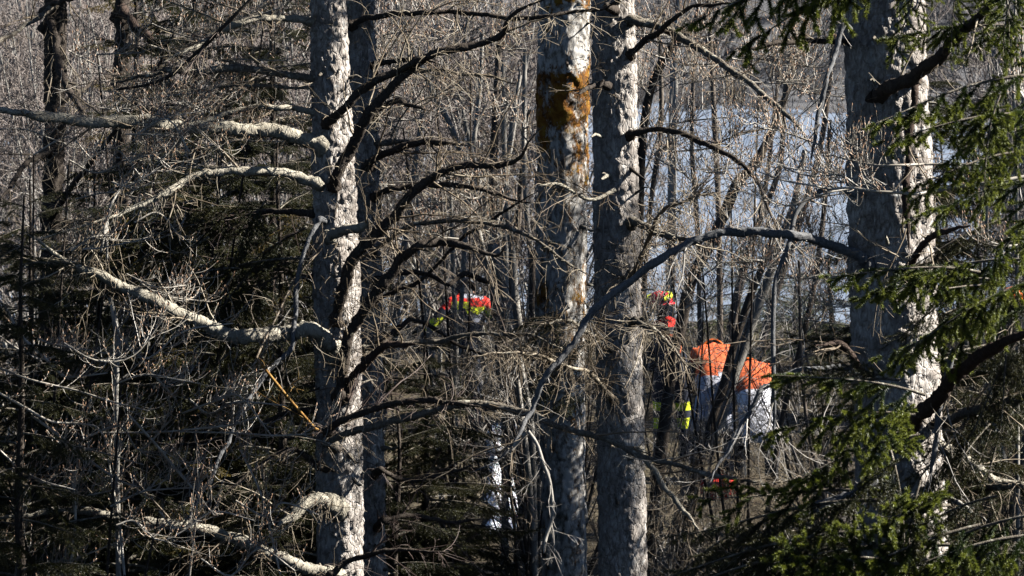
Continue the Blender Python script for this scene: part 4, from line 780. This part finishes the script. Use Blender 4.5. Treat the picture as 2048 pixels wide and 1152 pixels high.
# left and centre thicket before the river
for k in range(34):
    d = rs.uniform(62, 84); shrub('mid', wx(rs.uniform(-150, 660), d), d, rs.uniform(.85, 1.2), rs.uniform(0, 6), 'tall bare shrub in the sunlit thicket behind the lichen-limbed spruces', 'thicket behind the lichen-limbed spruces', rs)
for k in range(14):
    d = rs.uniform(70, 84); shrub('mid', wx(rs.uniform(740, 1120), d), d, rs.uniform(.85, 1.15), rs.uniform(0, 6), 'tall bare shrub in the sunlit thicket behind the leaning rescuer', 'thicket behind the leaning rescuer', rs)
for k in range(4):
    d = rs.uniform(74, 82); shrub('mid', wx(rs.uniform(1280, 1700), d), d, rs.uniform(.3, .42), rs.uniform(0, 6), 'bare shrub on the bank just before the pale river', 'shrubs on the river bank', rs)
for k in range(9):
    d = rs.uniform(62, 84); shrub('mid', wx(rs.uniform(1880, 2180), d), d, rs.uniform(.85, 1.15), rs.uniform(0, 6), 'tall bare shrub in the thicket behind the thickest spruce', 'thicket behind the thickest spruce', rs)
# hillside beyond the river
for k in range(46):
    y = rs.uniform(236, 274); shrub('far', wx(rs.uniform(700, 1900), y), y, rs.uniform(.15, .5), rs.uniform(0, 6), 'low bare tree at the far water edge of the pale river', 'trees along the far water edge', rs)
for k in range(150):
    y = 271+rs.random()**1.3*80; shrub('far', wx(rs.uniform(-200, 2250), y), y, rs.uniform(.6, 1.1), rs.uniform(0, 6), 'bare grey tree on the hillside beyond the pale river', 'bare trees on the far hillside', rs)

# ------------------------------------------------------------------ people
def tube_obj(name, parts, mat, parent):
    mb = MB()
    for pts, rad, sd in parts: mb.tube(smooth_poly(pts, 3) if len(pts) > 2 else pts, lerp_list(rad, (len(pts)-1)*3+1) if len(pts) > 2 else rad, sd)
    return link(name, mb.mesh(name, mat), parent)
def ellipsoid(mb, c, ax, nu=14, nv=10, vmin=-1.0, mi=0, M3=None):
    V = []
    for j in range(nv+1):
        ph = math.asin(max(-1, vmin+(1-vmin)*j/nv))
        for i in range(nu):
            a = 2*math.pi*i/nu; q = np.array([math.cos(a)*math.cos(ph)*ax[0], math.sin(a)*math.cos(ph)*ax[1], math.sin(ph)*ax[2]])
            V.append((M3 @ q if M3 is not None else q)+np.array(c))
    mb.raw(V, q=[(j*nu+i, j*nu+(i+1) % nu, (j+1)*nu+(i+1) % nu, (j+1)*nu+i) for j in range(nv) for i in range(nu)], mi=mi)
def person(label, loc, J, zone, mats, helmet, face=(0, 1, 0), patch=None, seed=0):
    """J: joint name -> (x, y, z) in metres from the feet; zone(bone, t, p) -> material slot"""
    bones = [('pelvis', 'spine'), ('spine', 'chest'), ('chest', 'neck'), ('neck', 'head'), ('head', 'crown')]
    for s_ in 'LR': bones += [('chest', 'shoulder'+s_), ('shoulder'+s_, 'elbow'+s_), ('elbow'+s_, 'wrist'+s_), ('pelvis', 'hip'+s_), ('hip'+s_, 'knee'+s_), ('knee'+s_, 'ankle'+s_), ('ankle'+s_, 'toe'+s_)]
    rad = {'pelvis': (.165, .13), 'spine': (.165, .13), 'chest': (.185, .135), 'neck': (.06, .06), 'head': (.085, .095), 'crown': (.06, .07)}
    for s_ in 'LR': rad.update({'shoulder'+s_: (.085, .085), 'elbow'+s_: (.062, .062), 'wrist'+s_: (.045, .045), 'hip'+s_: (.115, .115), 'knee'+s_: (.08, .08), 'ankle'+s_: (.06, .06), 'toe'+s_: (.045, .04)})
    names = list(rad); idx = {n: i for i, n in enumerate(names)}
    me = bpy.data.meshes.new('person_skeleton'); me.from_pydata([J[n] for n in names], [(idx[a], idx[b_]) for a, b_ in bones], [])
    tmp = bpy.data.objects.new('person_tmp', me); COL.objects.link(tmp)
    md = tmp.modifiers.new('skin', 'SKIN'); md.use_smooth_shade = True
    for i, n in enumerate(names): me.skin_vertices[0].data[i].radius = rad[n]; me.skin_vertices[0].data[i].use_root = (n == 'pelvis')
    sb = tmp.modifiers.new('sub', 'SUBSURF'); sb.levels = 2; sb.render_levels = 2
    dg = bpy.context.evaluated_depsgraph_get(); dg.update(); body = bpy.data.meshes.new_from_object(tmp.evaluated_get(dg)); bpy.data.objects.remove(tmp)
    for v_ in body.vertices:
        v_.co += v_.normal*(0.012*noise.noise(v_.co*9+Vector((seed, 0, 0)))+0.006*noise.noise(v_.co*24))
    body.materials.clear()
    for m_ in mats: body.materials.append(M[m_])
    A = [Vector(J[a]) for a, b_ in bones]; B = [Vector(J[b_]) for a, b_ in bones]
    for p_ in body.polygons:
        best = (9, None, 0)
        for (a, b_), va, vb in zip(bones, A, B):
            ab = vb-va; t_ = max(0, min(1, (p_.center-va).dot(ab)/max(1e-6, ab.length_squared))); dd = (p_.center-(va+ab*t_)).length
            dd /= (rad[a][0]*(1-t_)+rad[b_][0]*t_)
            if dd < best[0]: best = (dd, (a, b_), t_)
        p_.material_index = zone(best[1], best[2], p_.center); p_.use_smooth = True
        if best[1][1] in ('head', 'crown') and (p_.center-Vector(J['head'])).dot(Vector(face).normalized()) < .03: p_.material_index = len(mats)-1
    root = thing('person', label, 'person', loc); body.name = 'body'; link('body', body, root)
    h = np.array(J['head']); cr = np.array(J['crown']); up = unit(cr-h); f = np.array(face, float); f = unit(f-up*f.dot(up)); sd = np.cross(f, up); M3 = np.stack([sd, f, up], 1)
    # helmet: shell with brim and chin strap
    mb = MB(); ellipsoid(mb, h+up*.045, (.118, .138, .135), 20, 9, -0.1, 0, M3)
    brim = [h+up*.035+M3 @ np.array([math.cos(a)*.122, math.sin(a)*.146, 0]) for a in np.linspace(0, 2*math.pi, 25)]; mb.tube(brim, [.011]*25, 6)
    hm = link('helmet', mb.mesh('helmet', helmet), root)
    if patch:
        mb = MB(); 
        for a0, a1, w_ in patch: 
            arc = [h+up*.045+M3 @ np.array([math.cos(a)*.119*math.cos(p), math.sin(a)*.139*math.cos(p), .136*math.sin(p)]) for a, p in zip(np.linspace(a0[0], a1[0], 8), np.linspace(a0[1], a1[1], 8))]; mb.tube(arc, [w_]*8, 6)
        link('reflective_band', mb.mesh('reflective_band', 'yellow'), hm)
    mb = MB(); mb.tube(smooth_poly([h+M3 @ np.array([-.09, .02, .03]), h+M3 @ np.array([-.06, .06, -.09]), h+M3 @ np.array([.06, .06, -.09]), h+M3 @ np.array([.09, .02, .03])], 4), .007, 5); link('chin_strap', mb.mesh('chin_strap', 'black'), hm)
    # face
    mb = MB(); mb.tube([h+M3 @ np.array([0, .085, .02]), h+M3 @ np.array([0, .118, -.02]), h+M3 @ np.array([0, .10, -.03])], [.009, .016, .01], 7); link('nose', mb.mesh('nose', 'skin'), root)
    for s_ in (-1, 1):
        mb = MB(); ellipsoid(mb, h+M3 @ np.array([s_*.033, .088, .015]), (.012, .008, .008), 8, 6); link('eye', mb.mesh('eye', 'black'), root)
        mb = MB(); ellipsoid(mb, h+M3 @ np.array([s_*.088, 0, -.01]), (.012, .025, .035), 8, 6, -1, 0, M3); link('ear', mb.mesh('ear', 'skin'), root)
    mb = MB(); mb.tube(smooth_poly([h+M3 @ np.array([-.026, .086, -.055]), h+M3 @ np.array([0, .095, -.057]), h+M3 @ np.array([.026, .086, -.055])], 3), .006, 5); link('mouth', mb.mesh('mouth', 'red'), root)
    # gloves with five bent fingers, boots
    for s_ in 'LR':
        w_ = np.array(J['wrist'+s_]); d = unit(w_-np.array(J['elbow'+s_])); sdv = unit(np.cross(d, [0.2, 1, 0.1])); nrm = np.cross(sdv, d); mb = MB()
        mb.tube(smooth_poly([w_-d*.04, w_+d*.03, w_+d*.085], 3), lerp_list([.042, .046, .036], 7), 10)
        for q, (o_, l) in enumerate([(-.033, .075), (-.011, .085), (.011, .08), (.033, .062)]):
            b0 = w_+d*.075+sdv*o_; mb.tube(smooth_poly([b0, b0+d*l*.5, b0+d*l*.8+nrm*l*.3, b0+d*l*.75+nrm*l*.6], 3), lerp_list([.013, .0125, .011, .007], 10), 7)
        b0 = w_+d*.02-sdv*.036; mb.tube(smooth_poly([b0, b0+d*.035-sdv*.028, b0+d*.07-sdv*.03+nrm*.02], 3), lerp_list([.016, .014, .008], 7), 7)
        link('glove', mb.mesh('glove', 'black'), root)
        an = np.array(J['ankle'+s_]); to = np.array(J['toe'+s_]); fd = unit((to-an)*np.array([1, 1, 0])); g0 = np.array([an[0], an[1], 0])
        mb = MB(); mb.tube(smooth_poly([an+np.array([0, 0, .12]), an*np.array([1, 1, .7]), g0+fd*.02+np.array([0, 0, .055]), g0+fd*.12+np.array([0, 0, .045]), g0+fd*.2+np.array([0, 0, .035])], 3), lerp_list([.07, .068, .062, .052, .03], 13), 10)
        bt = link('boot', mb.mesh('boot', 'black'), root); mb = MB(); mb.tube(smooth_poly([g0-fd*.07+np.array([0, 0, .012]), g0+fd*.07+np.array([0, 0, .012]), g0+fd*.22+np.array([0, 0, .014])], 3), lerp_list([.05, .055, .03], 7), 8); link('sole', mb.mesh('sole', 'black'), bt)
    return root
def standing(lean=(0, 0), h=1.0, twist=0):
    lx, ly = lean
    return {'pelvis': (0, 0, .92), 'spine': (lx*.25, ly*.25, 1.10), 'chest': (lx*.6, ly*.6, 1.30), 'neck': (lx*.9, ly*.9, 1.47), 'head': (lx, ly, 1.58), 'crown': (lx*1.05, ly*1.05, 1.68),
            'shoulderL': (lx*.75-.19, ly*.75, 1.38), 'elbowL': (lx*.75-.27, ly*.75+.04, 1.12), 'wristL': (lx*.75-.22, ly*.75+.22, .95), 'shoulderR': (lx*.75+.19, ly*.75, 1.38), 'elbowR': (lx*.75+.27, ly*.75+.04, 1.12), 'wristR': (lx*.75+.22, ly*.75+.22, .95),
            'hipL': (-.10, 0, .86), 'kneeL': (-.12, .03, .48), 'ankleL': (-.13, 0, .09), 'toeL': (-.15, .14, .05), 'hipR': (.10, 0, .86), 'kneeR': (.12, .03, .48), 'ankleR': (.13, 0, .09), 'toeR': (.15, .14, .05)}
def is_arm(b_): return 'elbow' in b_[1] or 'wrist' in b_[1]
def is_leg(b_): return any(k in b_[1] for k in ('knee', 'ankle', 'toe'))
def is_head(b_): return b_[1] in ('head', 'crown')
# A: leaning rescuer (dark clothing, red shoulders, yellow band)
dA = 62.0; x0 = wx(926, dA)
J = standing((.03, .12)); J.update({'shoulderL': (-.13, .06, 1.47), 'elbowL': (-.30, -.02, 1.28), 'wristL': (-.42, -.02, 1.10), 'shoulderR': (.24, .05, 1.47), 'elbowR': (.38, -.02, 1.27), 'wristR': (.36, .12, 1.08), 'chest': (.06, .05, 1.38), 'neck': (.05, .17, 1.53), 'head': (.02, .28, 1.58), 'crown': (.0, .37, 1.65)})
def zA(b_, t, p):
    if is_head(b_): return 4
    if is_leg(b_): return 2 if (abs(p.x-(-.13 if p.x < 0 else .13)) > .06 and p.x < .02) else 3
    if is_arm(b_) and p.x < 0: return 2 if 1.20 < p.z < 1.33 else (3 if p.z < 1.43 else 0)
    if is_arm(b_): return 0 if p.z > 1.42 else (2 if p.z > 1.34 else 3)
    return 1 if p.z > 1.53 and abs(p.x-.1) < .12 else (0 if p.z > 1.475 else (2 if p.z > 1.40 else (1 if p.z > 1.32 and p.x > .1 else 3)))
person('rescuer in dark clothing with red shoulders and a yellow chest band, leaning', (x0, dA, ground_z(x0, dA)), J, zA, ['red', 'grey', 'yellow', 'navy', 'skin', 'black'], 'helmet_black', (-.3, 1, -.3), seed=1)
# B: kneeling, orange over grey
def kneel(zh, lean, zs):
    lx, ly = lean
    return {'pelvis': (0, 0, zh), 'spine': (lx*.3, ly*.3, zh+(zs-zh)*.35), 'chest': (lx*.75, ly*.75, zh+(zs-zh)*.82), 'neck': (lx*1.05, ly*1.15+.06, zs+.0), 'head': (lx*1.15, ly*1.2+.20, zs-.06), 'crown': (lx*1.2, ly*1.2+.29, zs-.10),
            'shoulderL': (lx*.85-.16, ly*.9, zs-.04), 'elbowL': (lx*.9-.22, ly+.16, zs-.27), 'wristL': (lx*.9-.2, ly+.32, zs-.40), 'shoulderR': (lx*.85+.16, ly*.9, zs-.04), 'elbowR': (lx*.9+.22, ly+.16, zs-.27), 'wristR': (lx*.9+.2, ly+.32, zs-.40),
            'hipL': (-.11, .02, zh-.04), 'kneeL': (-.17, .42, max(.12, zh-.36)), 'ankleL': (-.15, .02, .10), 'toeL': (-.16, .15, .05), 'hipR': (.11, .02, zh-.04), 'kneeR': (.18, .40, max(.12, zh-.30)), 'ankleR': (.16, .0, .10), 'toeR': (.18, .14, .05)}
dB = 57.5; xB = wx(1425, dB)
def zB(zc, zb):
    def f(b_, t, p):
        if is_head(b_): return 3
        if is_leg(b_): return 2 if p.z < zb else 1
        if is_arm(b_): return 0 if ('elbow' in b_[1] and t < .3) else 2
        return 0 if p.z > zc+.12*p.x else (1 if p.z > zb else 2)
    return f
person('rescuer with orange shoulders and grey jacket back, bending behind the pale stem', (xB, dB, ground_z(xB, dB)), kneel(.70, (.03, .50), 1.29), zB(1.06, .50), ['orange', 'grey', 'navy', 'skin', 'yellow', 'black'], 'helmet_orange', (0, 1, -.6), seed=2)
dC = 57.0; xC = wx(1512, dC)
person('crouching rescuer with orange shoulders and bright white jacket back', (xC, dC, ground_z(xC, dC)), kneel(.54, (-.02, .50), 1.13), zB(.93, .36), ['orange', 'white', 'navy', 'skin', 'yellow', 'black'], 'helmet_orange', (.2, 1, -.6), seed=3)
dD = 60.0; xD = wx(1345, dD)
J = standing((-.10, .02)); J.update({'head': (-.12, .02, 1.57), 'crown': (-.13, .02, 1.66), 'shoulderR': (.0, -.17, 1.38), 'elbowR': (.04, -.2, 1.14), 'wristR': (-.15, -.14, 1.02), 'shoulderL': (-.12, .17, 1.38), 'elbowL': (-.1, .2, 1.14), 'wristL': (-.3, .1, 1.05)})
def zD(b_, t, p):
    if is_head(b_): return 2
    if is_leg(b_): return 1 if (.52 < p.z < .60 or .34 < p.z < .44 or .14 < p.z < .2) else 0
    if is_arm(b_): return 3 if (p.y < 0 and 1.12 < p.z < 1.32) else 0
    return 4 if p.z > 1.40 else 0
person('standing rescuer in navy with red helmet and yellow leg bands', (xD, dD, ground_z(xD, dD)), J, zD, ['navy', 'yellow', 'skin', 'orange', 'red', 'black'], 'helmet_red', (-1, .3, -.1), patch=[((-2.6, .35), (-.6, .75), .028), ((2.6, .35), (.6, .75), .028)], seed=4)
dF = 60.0; xF = wx(2022, dF)
person('rescuer in dark jacket and orange helmet hidden behind needled boughs', (xF, dF, ground_z(xF, dF)), standing((.02, .05)), zD, ['navy', 'yellow', 'skin', 'orange', 'navy', 'black'], 'helmet_orange', (-.4, 1, 0), seed=5)
# rescue bag on the ground
dE = 55.6; xE = wx(1438, dE); t = thing('rescue_bag', 'small red bag with orange straps lying on the forest floor', 'bag', (xE, dE, ground_z(xE, dE)))
bm = bmesh.new(); bmesh.ops.create_cube(bm, size=1.0); bmesh.ops.bevel(bm, geom=bm.edges[:], offset=.22, segments=3, affect='EDGES')
for v_ in bm.verts: v_.co = Vector((v_.co.x*.34, v_.co.y*.24, (v_.co.z+.5)*.22+.012*noise.noise(v_.co*4)))
me = bpy.data.meshes.new('bag_body'); bm.to_mesh(me); bm.free(); me.materials.append(M['red']); link('bag_body', me, t)
for sx in (-.09, .09):
    mb = MB(); mb.tube(smooth_poly([(sx, -.128, .02), (sx, -.13, .14), (sx, -.08, .228), (sx, .06, .228), (sx, .128, .12)], 4), .012, 6); link('strap', mb.mesh('strap', 'black'), t)
mb = MB(); mb.tube(smooth_poly([(-.06, 0, .215), (-.04, 0, .27), (.04, 0, .27), (.06, 0, .215)], 4), .01, 6); link('handle', mb.mesh('handle', 'black'), t)
print('objects', len(bpy.data.objects), 'tris', sum(len(m_.loops)-2*len(m_.polygons) for m_ in bpy.data.meshes))
